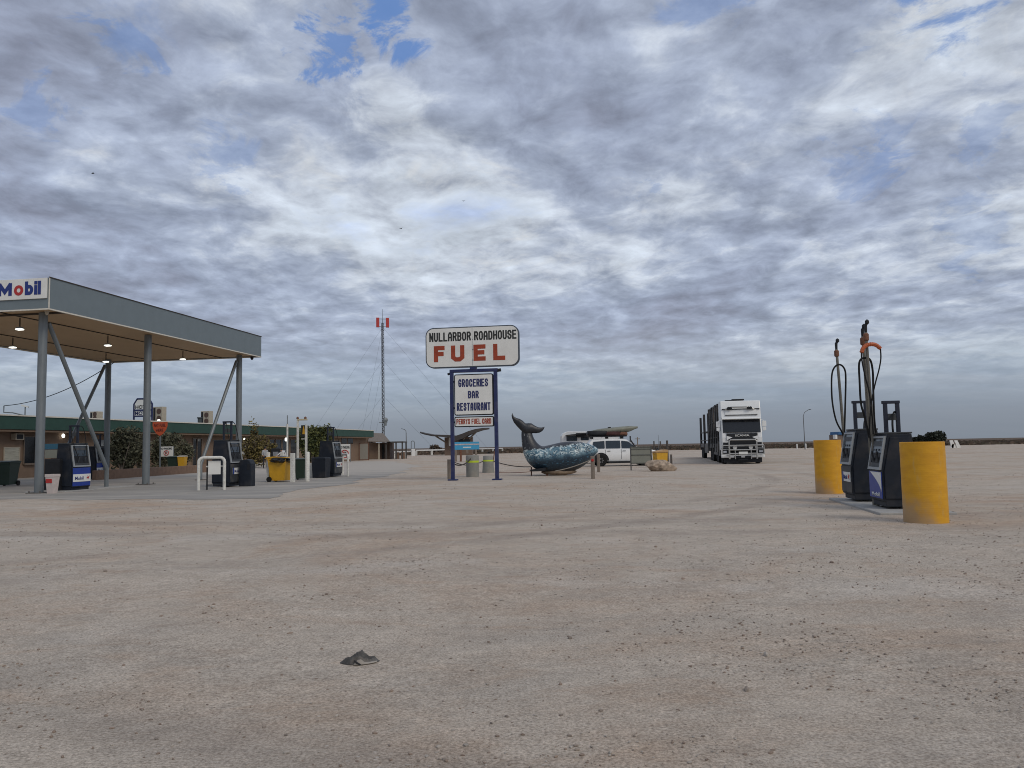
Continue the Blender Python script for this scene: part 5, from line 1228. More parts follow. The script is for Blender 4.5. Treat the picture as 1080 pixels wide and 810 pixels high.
# ---------------------------------------------------------------- hut, gate and rails at the end of the building
HY = 111.0; b = D(401, 480, HY); b.z = 0; k = HY/FPX
ht = thing('tiled_hut', 'brown hut with a sloping tiled roof and flat verandah', 'hut', tuple(b), 0); hz = lambda y, x=400: H(x, y, HY)
MB().box((-18*k, 2.4, 0), (-11*k, 5, hz(458))).box((-15.5*k, .7, 0), (-12*k-.01, 2.4, hz(466))).box((-12*k, .5, 0), (-1*k, 5, hz(467))).build('wall', m_brown, ht)
MB().box((-1*k, .9, 0), (9*k, 5, hz(467))).build('back_wall', mat('dark_brown_boards', (.085, .055, .042), .8, var=.25, scale=3, stretch=(4, 1, .3)), ht)
MB().box((1*k, .85, .1), (3.4*k, .93, 2.0)).build('door', m_dark, ht)
MB().loft([[(-14.5*k, 3.2, hz(455.8)), (-.5*k, 3.2, hz(456.6)), (-.5*k, 3.2, hz(457.4)), (-14.5*k, 3.2, hz(456.6))], [(-11.5*k, -.9, hz(465)), (12*k, -.9, hz(466.5)), (12*k, -.9, hz(467.2)), (-11.5*k, -.9, hz(465.8))]]).build('roof', mat('roof_tile_brown', (.17, .14, .115), .8, var=.3, scale=5, stretch=(3, 1, 1)), ht)
MB().box((8*k, -.9, hz(467.2)), (25*k, 3.5, hz(465.9))).build('verandah_roof', mat('verandah_dark', (.06, .055, .05), .7), ht)
for x, y in ((24, -.7), (17.5, -.7), (24, 3.2), (-.5, -.6), (7, -.6)): MB().box((x*k-.09, y-.06, 0), (x*k+.09, y+.06, hz(467.2))).build('post', mat('verandah_dark', (.06, .055, .05), .7) if x > 0 else m_acb, ht)
for x in (14, 20): MB().box((x*k, 1.6, .0), (x*k+.5, 2.2, .9)).build('counter', m_brick, ht)
b = D(384, 480, 103.5); b.z = 0; k = 103.5/FPX; t = thing('metal_gate', 'grey metal sheet gate with a dark frame beside the hut', 'gate', tuple(b), -.1)
hg = H(384, 467, 103.5); MB().box((-4.6*k, -.03, .12), (4.6*k, .03, hg-.08)).build('sheet', mat('gate_grey', (.28, .27, .24), .6, var=.1, stretch=(6, 1, .4)), t)
MB().box((-5.2*k, -.06, 0), (-4.6*k, .06, hg)).box((4.6*k, -.06, 0), (5.2*k, .06, hg)).box((-4.6*k, -.06, hg-.08), (4.6*k, .06, hg)).box((-4.6*k, -.06, .04), (4.6*k, .06, .12)).build('frame', m_rust, t)
def railfence(a, b_, n, h, label):
    d = b_-a; t = thing('rail_fence', label, 'fence', tuple(a), -math.atan2(d.x, d.y)); Ln = Vector((d.x, d.y)).length
    MB().box((-.09, 0, h-.24), (.09, Ln, h), .02).build('rail', m_white, t)
    for i in range(n+1): MB().box((-.16, Ln*i/n-.16, 0), (.16, Ln*i/n+.16, h-.242)).build('post', m_wpost, t)
railfence(G(402, 484.2), G(437, 480.6), 3, .98, 'near run of white pipe rail in front of the brown hut')
railfence(G(439, 480.5), G(530, 477.0), 7, 1.12, 'long run of white rail behind the roadhouse sign')
b = G(436, 481.2); t = thing('white_bollard', 'white bollard with a pipe arch where the white rails meet', 'bollard', tuple(b), 0); k = b.y/FPX
MB().box((-1.9*k, -.2, 0), (1.9*k, .2, H(436, 473.5, b.y)), .03).build('post', m_white, t)
zt = H(435.5, 465, b.y); zl = H(436, 473.5, b.y)
MB().tube([(-2.1*k, 0, zl*.4)]+[(-.5*k+1.7*k*math.cos(a), 0, zt-1.7*k+1.7*k*math.sin(a)) for a in [PI-i*PI/10 for i in range(11)]]+[(1.3*k, 0, zl*.4)], .07, 8).build('arch', m_steel, t)

def streetlamp(px, py, ytop, Y, side, label, arm=1.0, r=.09):
    b = D(px, py, Y); b.z = 0; h = H(px, ytop, Y); t = thing('street_lamp', label, 'street lamp', tuple(b), 0, None)
    MB().tube([(0, 0, 0), (-.06, 0, h*.84), (-.02*side, 0, h*.86)], [r, r*.7, r*.7], 8).build('pole', mat('lamp_pole_grey', (.13, .135, .14), .5, .2), t)
    MB().tube([(-.06, 0, h*.84), (side*arm*.25, 0, h*.93), (side*arm, 0, h*.985)], r*.55, 8).build('arm', mat('lamp_pole_grey', (.13, .135, .14), .5, .2), t)
    MB().loft([[(side*(arm+x), y*q, h*.985+z*q+x*.25) for y, z in ((-.12, -.03), (.12, -.03), (.1, .06), (-.1, .06))] for x, q in ((-.05, .6), (.15, 1), (.5, 1), (.62, .4))]).build('head', m_black, t)
streetlamp(428.8, 474, 452.5, 150, -1, 'thin street lamp beyond the white rail, right of the hut', .35, .10)
streetlamp(848.8, 467, 432, 140, 1, 'curved-arm street lamp on the plain right of the truck', .75, .085)

# ---------------------------------------------------------------- open shelter with a winged roof
WY_ = 150.0; b = D(487, 474, WY_); b.z = 0; k = WY_/FPX; t = thing('winged_shelter', 'brown kiosk under a roof spread like two wings', 'shelter', tuple(b), 0); hz = lambda y, x=487: H(x, y, WY_)
MB().box((-18*k, 0, 0), (11*k, 4, hz(461))).build('wall', mat('kiosk_brown', (.16, .11, .08), .8, var=.2), t)
MB().box((-13.5*k, -.06, hz(470)), (-8.5*k, -.004, hz(460))).build('window_panel', m_signw, t)
MB().box((-3*k, -.05, hz(473)), (9*k, -.004, hz(463))).build('opening', m_dark, t)
def wing(pts, name):
    rg = [[(x*k, y0, hz(y)+.12), (x*k, y1, hz(y)+.25), (x*k, y1, hz(y)+.05-th), (x*k, y0, hz(y)-th)] for x, y, y0, y1, th in pts]
    MB().loft(rg).build(name, mat('wing_dark', (.045, .038, .034), .7), t)
wing([(-43.5, 455.8, -.5, .3, .05), (-38, 457.2, -1.2, 1.5, .12), (-30, 458.8, -1.8, 3, .15), (-22, 459.2, -2, 4, .2), (-12, 459.6, -2, 5, .3), (-6, 460.5, -2, 5, .7)], 'roof_wing')
wing([(-6, 460.5, -2, 5, .8), (2, 458, -2, 5, .8), (8, 455.6, -2, 4.5, .6), (15, 453.6, -1.8, 3.5, .5), (22, 452.8, -1.2, 2, .3), (29.5, 453, -.4, .4, .06)], 'roof_wing')
st2 = MB(); st2.tube([(-27*k, -.5, hz(459.5)), (-17*k, -.3, hz(466))], .16, 6); st2.tube([(16*k, -.5, hz(455.5)), (8*k, -.3, hz(463))], .16, 6); st2.tube([(6*k, -.5, hz(457)), (2*k, -.3, hz(464))], .14, 6); st2.build('strut', m_timber, t)
MB().box((-2*k, -.1, 0), (-1*k, .1, hz(474))).build('base_post', m_timber, t)
plant(459, 478, 16, 468.5, 'low brown bush beside the winged kiosk', [leafmat('scrub_brown', (0.055, 0.036, 0.024), (0.13, 0.085, 0.055)), leafmat('scrub_olive', (0.035, 0.035, 0.02), (0.075, 0.065, 0.04))], 31, 900, .05, ls=.35)
# blue tourist sign
IY = 82.0; b = D(493, 480, IY); b.z = 0; k = IY/FPX; t = thing('information_sign', 'blue banner sign with a white stripe behind the navy posts', 'sign', tuple(b), 0); hz = lambda y: H(493, y, IY)
s_ = MB().box((-13.5*k, -.04, hz(474.2)), (12.5*k, .04, hz(466)), .01).build('panel', m_cyan, t)
MB().box((-13.4*k, -.055, hz(469.4)), (12*k, -.041, hz(468))).build('stripe', mat('stripe_pink', (.45, .4, .4), .6, var=.3), s_)
MB().box((-4.5*k, -.05, hz(472.2)), (4*k, -.041, hz(471.2))).build('stripe', m_signw, s_)
for x in (-12, -7, 0, 9): MB().box((x*k-.1, -.06, 0 if x in (-12, -7, 9) else .8), (x*k+.1, .06, hz(474.3))).build('leg', m_timber if x != -7 else m_rust, t)

# ---------------------------------------------------------------- white four wheel drive with a kayak
def wheel(par, x, y, r, wd):
    w_ = MB().lathe((x, y, r), [(r*.62, -wd/2), (r*.92, -wd/2), (r, -wd/2+.04), (r, wd/2-.04), (r*.92, wd/2), (r*.62, wd/2)], 26, 'y').build('wheel', m_rubber, par, smooth=40)
    rm = MB(); rm.lathe((x, y, r), [(.05, -wd/2+.01), (r*.6, -wd/2+.03), (r*.63, -wd/2-.005), (r*.63, wd/2+.005), (r*.6, wd/2-.03), (.05, wd/2-.01)], 22, 'y')
    for j in range(6):
        a = j*PI/3; rm.box((x+math.cos(a)*r*.3-.03, y-wd/2-.004, r+math.sin(a)*r*.3-.03), (x+math.cos(a)*r*.3+.03, y-wd/2+.02, r+math.sin(a)*r*.3+.03))
    rm.build('rim', m_hubcap, w_, smooth=40)
VY = 54.5; vb = D(654.5, 480, VY); vb.z = 0
sv = thing('white_suv', 'white four wheel drive with a loaded roof rack', 'car', tuple(vb), 0.02)
HL = 2.38
def ring_c(x, zb_, zm, zt_, hb, hm, hs_2, ht_2):
    h = [(-hb, zb_), (-hm, zb_+.12), (-hm-.02, (zb_+zm)/2), (-hm, zm), (-hs_2, zm+.02), (-ht_2, zt_-.06), (-ht_2+.12, zt_)]
    return [(x, y, z) for y, z in h]+[(x, -y, z) for y, z in reversed(h)]
stn = [(-2.36, .55, 1.02, 1.06, .75, .84, .8, .6), (-2.30, .38, 1.08, 1.10, .8, .9, .85, .62), (-2.1, .34, 1.1, 1.12, .84, .93, .86, .64),
       (2.0, .36, 1.02, 1.04, .84, .93, .8, .6), (2.25, .42, .92, .94, .8, .88, .74, .5), (2.38, .5, .8, .82, .7, .78, .66, .45)]
lower = [(-2.37, .52, .98, 1.02), (-2.32, .36, 1.10, 1.14), (-1.9, .33, 1.12, 1.15), (.75, .33, 1.10, 1.13), (.95, .33, 1.08, 1.12), (1.9, .35, 1.0, 1.05), (2.25, .38, .92, .96), (2.38, .48, .78, .84)]
rg = []
for x, zb_, zm, zt_ in lower:
    q = 1 if abs(x) < 2.0 else (.95 if abs(x) < 2.3 else .86)
    rg.append([(x, y*q, z) for y, z in ((-.86, zb_), (-.93, zb_+.15), (-.945, (zb_+zm)/2+.1), (-.92, zm), (-.86, zt_), (0, zt_+.02), (.86, zt_), (.92, zm), (.945, (zb_+zm)/2+.1), (.93, zb_+.15), (.86, zb_))])
MB().loft(rg).build('body', m_carw, sv, smooth=35)
gh = [(-2.28, 1.1, .84, .80), (-2.12, 1.6, .82, .70), (-1.95, 1.76, .8, .68), (-.6, 1.82, .8, .68), (.15, 1.78, .8, .68), (.42, 1.70, .8, .68), (1.12, 1.14, .84, .80)]
rg = []
for x, z, hb, ht2 in gh:
    zb_ = 1.09; rg.append([(x, -hb, zb_), (x, -ht2-(hb-ht2)*.1, zb_+(z-zb_)*.9), (x, -ht2+.08, z), (x, ht2-.08, z), (x, ht2+(hb-ht2)*.1, zb_+(z-zb_)*.9), (x, hb, zb_)])
MB().loft(rg).build('cabin', m_carw, sv, smooth=35)
for s in (-1, 1):
    yb, yt = s*.833, s*.725
    for nm, P in (('window', [(-2.0, 1.17), (-1.15, 1.17), (-1.15, 1.66), (-1.88, 1.62)]), ('window', [(-1.07, 1.17), (-.12, 1.17), (-.12, 1.67), (-1.07, 1.67)]), ('window', [(-.04, 1.17), (.88, 1.17), (.40, 1.60), (-.04, 1.66)])):
        V = [(x, (yb+(yt-yb)*(z-1.1)/.6)+s*o_, z) for o_ in (.002, .014) for x, z in P]
        MB().add(V, [(0, 1, 2, 3), (7, 6, 5, 4)]+[(i, (i+1) % 4, 4+(i+1) % 4, 4+i) for i in range(4)]).build(nm, m_glassb, sv)
    dl = MB()
    for x in (-1.11, -.08, .98): dl.box((x-.008, s*.945, .45), (x+.008, s*.952, 1.1))
    dl.build('door_gap', m_black, sv)
    MB().box((-1.0, s*.946, .98), (-.8, s*.965, 1.01)).box((.0, s*.946, .98), (.2, s*.965, 1.01)).build('door_handle', m_black, sv)
    MB().box((.72, s*.86, 1.12), (.86, s*1.08, 1.32), .03).build('mirror', m_black, sv)
    MB().box((-.95, s*.8, .2), (.95, s*.95, .32), .02).build('side_step', m_black, sv)
    for x in (-1.42, 1.42): MB().prism([(x+.52*math.cos(a), .38+.52*math.sin(a)) for a in [i*PI/12 for i in range(13)]], s*.80, s*.951).build('wheel_arch', m_black, sv)
    for x in (-1.42, 1.42): wheel(sv, x, s*.84, .39, .25)
    MB().box((2.2, s*.55, .72), (2.37, s*.85, .88), .02).build('headlight', m_lamp if False else mat('headlight_glass', (.5, .52, .55), .15), sv)
MB().add([(1.02, -.72, 1.2), (1.02, .72, 1.2), (.50, .62, 1.66), (.50, -.62, 1.66), (1.05, -.72, 1.2), (1.05, .72, 1.2), (.53, .62, 1.66), (.53, -.62, 1.66)], [(0, 1, 2, 3), (4, 5, 6, 7), (0, 1, 5, 4), (1, 2, 6, 5), (2, 3, 7, 6), (3, 0, 4, 7)]).build('windscreen', m_glassb, sv)
bb = MB(); bb.box((2.38, -.85, .42), (2.5, .85, .62), .02)
for y in (-.4, .4): bb.tube([(2.45, y, .5), (2.5, y, 1.05), (2.35, y, 1.15)], .04, 8)
bb.tube([(2.42, -.85, .7), (2.5, -.4, 1.0), (2.5, .4, 1.0), (2.42, .85, .7)], .04, 8); bb.build('bull_bar', m_black, sv)
for y in (-.25, .25): MB().lathe((2.55, y, .88), [(.1, -.05), (.12, .0), (.11, .03)], 14, 'x').build('driving_lamp', m_signw, sv)
MB().tube([(2.5, -.3, 1.0), (2.5, -.3, 2.0)], .012, 5).build('antenna', m_steel, sv)
MB().tube([(1.0, -.88, 1.0), (.55, -.78, 1.72), (.55, -.78, 1.95)], .045, 8).build('snorkel', m_black, sv)
rk_ = MB()
for x in (-1.9, -.9, .1): rk_.box((x-.03, -.62, 1.80), (x+.03, .62, 1.93))
rk_.box((-2.1, -.68, 1.93), (.35, -.64, 2.0)); rk_.box((-2.1, .64, 1.93), (.35, .68, 2.0)); rk_.box((-2.1, -.64, 1.93), (.35, .64, 1.955)); rk_.build('roof_rack', m_black, sv)
def lumpy(name, c, rx, ry, rz_, m, label, cat, seed):
    bm = bmesh.new(); bmesh.ops.create_cube(bm, size=2); bmesh.ops.subdivide_edges(bm, edges=list(bm.edges), cuts=5, use_grid_fill=True)
    for v in bm.verts:
        p = v.co.copy(); sp_ = p.normalized()*1.25; q = p.lerp(sp_, .4); q *= 1+.08*mnoise.noise(p*1.7+Vector((seed, 0, 0))); v.co = Vector((q.x*rx, q.y*ry, q.z*rz_))
    me = bpy.data.meshes.new(name); bm.to_mesh(me); bm.free(); me.materials.append(m); me.polygons.foreach_set('use_smooth', [True]*len(me.polygons))
    o = bpy.data.objects.new(name, me); C.objects.link(o); o.location = c; return tag(o, label, cat)
zr = 1.97
lumpy('gear_bag', vb+Vector((-1.55, -.1, zr+.19)), .66, .5, .19, m_black, 'black gear bag on the rear of the roof rack', 'bag', 3)
lumpy('gear_bag', vb+Vector((-.55, -.1, zr+.15)), .5, .5, .16, m_bagred, 'dark maroon bag under the kayak on the roof rack', 'bag', 5)
lumpy('gear_bag', vb+Vector((.1, .0, zr+.13)), .35, .45, .13, m_rust, 'small brown bundle at the front of the roof rack', 'bag', 8)
# kayak
ky = thing('kayak', 'olive kayak strapped on top of the white car', 'kayak', tuple(vb+Vector((-.49, -.1, 2.38))), 0); ky.rotation_euler = (0, -.075, .02)
L2 = 1.68; rg = []
for i in range(15):
    u = i/14*2-1; w2 = .36*max(.10, (1-abs(u)**3.2)) ; hh = .25*max(.28, (1-abs(u)**4)); zc = .03*abs(u)**2.5+.02*u
    rg.append([(u*L2, w2*math.cos(a), zc+hh*math.sin(a)*(1.15 if math.sin(a) < 0 else .7)) for a in [j*PI/8 for j in range(16)]])
MB().loft(rg).build('hull', m_kayak, ky, shade=True)
rim_ = MB().tube([(.05+.42*math.cos(a), .2*math.sin(a), .12) for a in [i*2*PI/20 for i in range(21)]], .025, 6); rim_.box((-.3, -.13, .1), (-.12, .13, .22)); rim_.build('cockpit', m_black, ky)
MB().box((.6, -.22, .085), (1.05, .22, .13), .02).build('hatch', m_black, ky)
for x in (-.75, .45): MB().tube([(x, -.38, -.42), (x, -.3, .08), (x, 0, .13), (x, .3, .08), (x, .38, -.42)], .014, 5).build('strap', m_black, ky)
# camper behind
CY = 63.0; cb = D(624, 480, CY); cb.z = 0; k = CY/FPX
cp = thing('white_camper', 'white boxy camper standing behind the whale and the car', 'camper', tuple(cb), 0); hz = lambda y: H(610, y, CY)
X0, X1 = -32*k, 27*k
pr = [(X0, .5), (X1, .5), (X1, hz(459)), (X1-.3, hz(456)), (X0+.45, hz(455)), (X0+.12, hz(457)), (X0, hz(459.5))]
MB().prism(pr, -1.05, 1.05).build('body', mat('camper_white', (.66, .67, .67), .4, var=.05), cp, bevel=.05)
for xa, xb, ya, yb in ((-27, -16, 459.5, 465), (-12, -4, 459.5, 464.5)): MB().box((xa*k, -1.07, hz(yb)), (xb*k, -1.052, hz(ya))).build('window', m_glassb, cp)
MB().prism([(-28*k, hz(459.3)), (-6*k, hz(458)), (-6*k, hz(456.8)), (-28*k, hz(458.8))], -1.6, -1.055).build('awning', m_black, cp)
MB().box((-17*k, -1.3, hz(461.5)), (-1*k, .5, hz(457)), .03).build('roof_box', m_black, cp)
MB().box((X0, -1.07, .5), (X1, -1.052, .8)).build('skirt', m_steel, cp)
for x in (-18*k, 16*k):
    for s in (-1, 1): wheel(cp, x, s*.9, .36, .22)

# ---------------------------------------------------------------- truck
tk = thing('livestock_truck', 'white high-roof truck pulling empty black framed trailers', 'truck', (0, 0, 0), 0)
fc = D(783.5, 480, 53.3); tk.location = (fc.x, fc.y, 0); tk.rotation_euler.z = -.175
K = 53.3/FPX
def tx(px): return (px-783.5)*K
def tz(py): return H(783.5, py, 53.3)
W = 1.27
cabp = [(0.05, .9), (0.02, tz(463)), (.10, tz(456)), (.38, tz(441.5)), (.30, tz(440)), (.34, tz(437)), (.42, tz(431)), (.62, tz(422)), (2.5, tz(421.6)), (2.5, .9)]
MB().prism(cabp, -W, W, 'x').build('cab', m_truckw, tk, bevel=.05)
def quad_front(xa, xb, ya, yb, oa, ob, m, nm, par=None, th=.02):   # slab on the front between two heights
    za, zb2 = tz(ya), tz(yb)
    V = [(xa, oa, za), (xb, oa, za), (xb, ob, zb2), (xa, ob, zb2), (xa, oa-th, za), (xb, oa-th, za), (xb, ob-th, zb2), (xa, ob-th, zb2)]
    return MB().add(V, [(3, 2, 1, 0), (4, 5, 6, 7), (0, 1, 5, 4), (1, 2, 6, 5), (2, 3, 7, 6), (3, 0, 4, 7)]).build(nm, m, par or tk)
ws = quad_front(-1.19, 1.19, 456, 442, .085, .36, m_dark, 'windscreen')
MB().box((-1.0, .0, tz(455.9)), (1.0, .06, tz(455.4))).build('wiper', m_black, ws)
quad_front(-1.0, 1.0, 437, 431.8, .325, .39, m_truckw, 'visor_panel', th=.03)
quad_front(-1.24, 1.24, 441.5, 439.6, .1, .2, m_truckw, 'sun_visor', th=.12)
ln_ = MB(); ln_.box((-1.0, .26, tz(437.6)), (1.05, .33, tz(437))); ln_.box((-1.2, .34, tz(431.4)), (1.2, .40, tz(430.6))); ln_.build('panel_seam', m_black, tk)
lb_ = MB(); lb_.tube([(-1.0, .3, tz(431.2)), (-.6, .22, tz(429)), (.4, .22, tz(429)), (.85, .3, tz(431.2))], .05, 8); lb_.build('light_bar', m_chrome, tk)
for x in (-.78, -.65, .48, .62): MB().lathe((x, .2, tz(430.2)), [(.05, .06), (.1, .0), (.1, -.03)], 12, 'y').build('roof_lamp', m_black, tk)
MB().box((-.5, .8, tz(421.5)), (.3, 1.3, tz(420)), .03).box((-.9, 1.2, tz(421.5)), (-.2, 1.6, tz(420.6)), .02).build('air_horn', m_black, tk)
gp = quad_front(-.98, .98, 464, 457, .0, .06, m_black, 'grille', th=.03)
text('lettering', 'SCANIA', m_signw, gp, -.46, .46, tz(460.3), tz(458.2), -.035, bold=.03)
for s in (-1, 1): MB().prism([(s*.98, tz(464)), (s*.62, tz(461)), (s*.98, tz(459.5))], -.06, -.035).build('grille_wing', m_truckw, gp)
quad_front(-.86, .86, 470, 464.6, -.02, -.0, m_black, 'grille', th=.03); quad_front(-.8, .8, 475.5, 471, -.03, -.02, m_black, 'grille', th=.03)
bp = MB(); bp.box((-1.36, -.16, .42), (1.36, .3, tz(479.5)), .05); bp.box((-1.36, -.12, tz(479.5)), (-.86, .3, tz(472)), .04); bp.box((.86, -.12, tz(479.5)), (1.36, .3, tz(472)), .04); bp.build('bumper', m_truckw, tk)
for s in (-1, 1):
    hl_ = MB().box((s*1.3, -.135, tz(478.3)), (s*.9, -.122, tz(474.0)), .003).build('headlight', m_black, tk); MB().box((s*1.24, -.15, tz(477.2)), (s*1.02, -.136, tz(475.2)), .003).build('lens', mat('headlight_glass', (.6, .62, .64), .15), hl_)
    MB().box((s*1.34, -.135, tz(473.5)), (s*.88, -.121, tz(472.2))).build('lamp_strip', m_black, tk)
    MB().lathe((s*.5, -.2, tz(471.8)), [(.06, .06), (.13, .03), (.13, -.03), (.1, -.035)], 16, 'y').build('spot_lamp', m_lamp if False else mat('spot_white', (.6, .6, .57), .3), tk)
    MB().box((s*.90, -.005, tz(472)), (s*1.22, .015, tz(466.5))).build('lamp_surround', m_black, tk); MB().box((s*1.05, .02, tz(466)), (s*1.25, .04, tz(461))).build('corner_panel', m_truckw, tk)
    MB().box((s*1.33, .35, tz(450)), (s*1.6, .5, tz(444)), .04).box((s*1.36, .36, tz(454)), (s*1.58, .48, tz(450.4)), .03).build('mirror', m_truckw, tk)
    MB().tube([(s*1.27, .45, tz(443)), (s*1.45, .42, tz(443.4)), (s*1.45, .42, tz(454.5)), (s*1.27, .45, tz(455))], .03, 6).build('mirror_arm', m_truckw, tk)
    MB().box((s*(W+.003), 1.0, tz(454)), (s*(W+.015), 1.75, tz(443.5))).build('side_window', m_dark, tk)
    MB().box((s*(W+.003), .95, 1.3), (s*(W+.012), .97, tz(443))).build('door_gap', m_black, tk)
    MB().box((s*(W+.02), .25, .55), (s*1.15, 1.2, .62)).box((s*(W+.02), .25, .95), (s*1.15, 1.2, 1.0)).build('step', m_black, tk)
sl_ = MB(); sl_.box((-.55, -.175, tz(482.8)), (-.12, -.162, tz(480.7))); sl_.box((.12, -.175, tz(482.8)), (.55, -.162, tz(480.7))); sl_.box((-.3, -.175, tz(485.5)), (.3, -.162, tz(483.8))); sl_.build('air_slot', m_black, tk)
MB().box((-1.2, .05, .1), (1.2, .25, .42)).build('dark_underside', m_black, tk)  # black sheet added so the shaded gap under the bumper reads dark
bb = MB()
P = lambda x, y, o_=-.3: (x, o_, tz(y))
bb.tube([P(-.86, 484), P(-.86, 465.5), P(-.78, 463.8), P(.78, 463.8), P(.86, 465.5), P(.86, 484)], .05, 8)
for y, x in ((469.6, 1.3), (474.3, .86), (478.2, .86)): bb.tube([P(-x, y), P(x, y)], .04, 8)
for s in (-1, 1): bb.tube([P(s*1.3, 469.6), P(s*1.32, 478.5), P(s*.86, 480)], .035, 8)
for s in (-1, 1): bb.tube([P(s*.5, 484), P(s*.5, 474.3)], .03, 6)
bb.build('bull_bar', m_chrome, tk)
np_ = MB().box((-.28, -.36, tz(479)), (.28, -.345, tz(476.3))).build('number_plate', m_signw, tk)
text('lettering', 'SB 76 XQ', m_blackl, np_, -.22, .22, tz(478.6), tz(476.8), -.363, bold=.02) if False else None
for y in (.95,): 
    for s in (-1, 1): wheel(tk, 0, 0, .5, .3) if False else None
def twheel(x, y, par, r=.5, wd=.3):
    w_ = MB().lathe((x, y, r), [(r*.55, -wd/2), (r*.94, -wd/2), (r, -wd/2+.05), (r, wd/2-.05), (r*.94, wd/2), (r*.55, wd/2)], 22, 'x').build('wheel', m_rubber, par, smooth=40)
    MB().lathe((x, y, r), [(.08, -wd/2+.02), (r*.54, -wd/2+.05), (r*.56, -wd/2), (r*.56, wd/2), (r*.54, wd/2-.05), (.08, wd/2-.02)], 18, 'x').build('rim', m_hubcap, w_, smooth=40)
for y in (1.35, 4.6, 5.9): 
    for s in (-1, 1): twheel(s*1.08, y, tk)
MB().box((-1.0, .3, .45), (1.0, 6.6, .95)).build('chassis', m_black, tk)
MB().box((-1.25, 2.6, .5), (1.25, 3.6, 1.5), .04).build('fuel_tank', m_trail, tk)
MB().box((-1.1, 2.55, 1.5), (1.1, 2.7, tz(424))).build('cab_rear_frame', m_trail, tk)
def trailer(y0, y1, name):
    dk = MB(); dk.box((-1.25, y0, 1.05), (1.25, y1, 1.35)); dk.box((-1.2, y0+.1, 2.35), (1.2, y1-.1, 2.42)) 
    d = dk.build('trailer_deck', m_trail, tk)
    n = 5 if name == 'a' else 2; H0 = 4.15
    for s in (-1, 1):
        MB().box((s*1.24, y0+.1, H0-.10-(.25 if y0 > 14 else 0)), (s*1.16, y1-.1, H0-(.25 if y0 > 14 else 0))).build('top_rail', m_trail, tk) if name == 'a' else None
        for i in range(n+1):
            y = y0+.12+(y1-y0-.24)*i/n; hh = (H0 if name == 'a' else 4.0) + (.0 if i % 2 else -.12); 
            MB().box((s*1.30, y-.15, .75), (s*1.10, y+.15, hh), .01).build('upright', m_trail, tk)
        for z in ((1.75, 2.9) if name == 'a' else (1.6,)): MB().box((s*1.24, y0+.1, z), (s*1.18, y1-.1, z+.08)).build('side_rail', m_trail, tk)
        MB().box((s*1.255, y0+.9, .55), (s*1.2, y0+(y1-y0)*.48, 1.04)).build('side_box', m_trail, tk)
        for y in (y1-1.3, y1-2.6, y1-3.9): twheel(s*1.08, y, tk, .48)
        MB().box((s*1.28, y1-4.6, 1.0), (s*.9, y1-.6, 1.045)).build('mudguard', m_black, tk)
    if name == 'a':
        MB().box((-1.15, y0+.05, 1.36), (1.15, y0+.12, H0-.3)).build('headboard', m_trail, tk)
    for i in range(0, n+1, 2):
        y = y0+.12+(y1-y0-.24)*i/n
        if name == 'a': MB().box((-1.15, y-.05, H0-.1), (1.15, y+.05, H0-.02)).build('cross_bar', m_trail, tk)
trailer(3.9, 13.8, 'a'); trailer(15.0, 27.5, 'b')
MB().box((-.4, 13.8, .9), (.4, 15.0, 1.15)).build('drawbar', m_black, tk)

# ---------------------------------------------------------------- distant things on the right
FY = 165.0; b = D(892, 466, FY); b.z = 0; k = FY/FPX; t = thing('blue_topped_shed', 'brown shed under a blue tarpaulin roof far behind the pumps', 'shed', tuple(b), .1); hz = lambda y: H(886, y, FY)
MB().box((-10*k, 0, 0), (16*k, 3, hz(458.5))).build('wall', mat('shed_brown', (.16, .12, .10), .8, var=.3, scale=1.2), t)
MB().prism([(-8.5*k, hz(458.4)), (18*k, hz(458.4)), (17*k, hz(454.8)), (-8*k, hz(455.4))], -.3, 3.2).build('roof', mat('tarp_blue', (.02, .10, .24), .6, var=.2), t)
MB().box((-12.5*k, -.5, hz(463)), (-10.3*k, .5, hz(458.5)), .05).build('side_box', m_signw, t)
def farbush(px, py, wpx, ytop, label, seed, Y):
    b = D(px, py, Y); b.z = 0; k = Y/FPX; h = H(px, ytop, Y); t = thing('dark_tree', label, 'tree', tuple(b), 0, 'dark trees on the plain behind the near yellow bollard')
    MB().tube([(0, 0, 0), (.2, 0, h*.4), (0, 0, h*.8)], [.25, .2, .08], 7).build('trunk', m_timber, t)
    f_ = MB(); foliage(f_, 0, 0, h*.5, wpx*k/2*1.1, wpx*k/2*.8, h*.5, 2600, .38, seed, lumps=12, shell=.3)
    f_.build('crown', [leafmat('tree_dark', (.012, .017, .010), (.035, .04, .02), .3), leafmat('tree_dark2', (.008, .011, .007), (.02, .024, .013), .3)], t)
farbush(987.5, 467, 23, 454.2, 'large dark dome-shaped tree right behind the near yellow bollard', 41, 170)
farbush(964, 467, 17, 460.6, 'smaller dark tree left of the big dome-shaped one', 42, 185)
farbush(972.5, 467, 9, 459, 'low dark bush squeezed between the two trees', 43, 178)
b = G(1007.5, 472.4); k = b.y/FPX; t = thing('white_barrier', 'white A-shaped barrier out on the far edge of the yard', 'barrier', tuple(b), 0); hh = H(1007, 464.3, b.y)
for xa, xb in ((-4.2, -1.4), (.6, 4.2)): MB().prism([(xb*k-.35, 0), (xb*k+.25, 0), (xa*k+.25, hh), (xa*k-.2, hh)], -.1, .1).build('board', m_white, t)
MB().prism([(-3.6*k-.2, 0), (-3.6*k+.2, 0), (-2*k+.1, hh*.5), (-2*k-.2, hh*.5)], -.1, .1).build('leg', m_white, t)
MB().box((-2.6*k, -.05, hh*.5), (2*k, .05, hh*.58)).build('crossbar', m_rust, t)
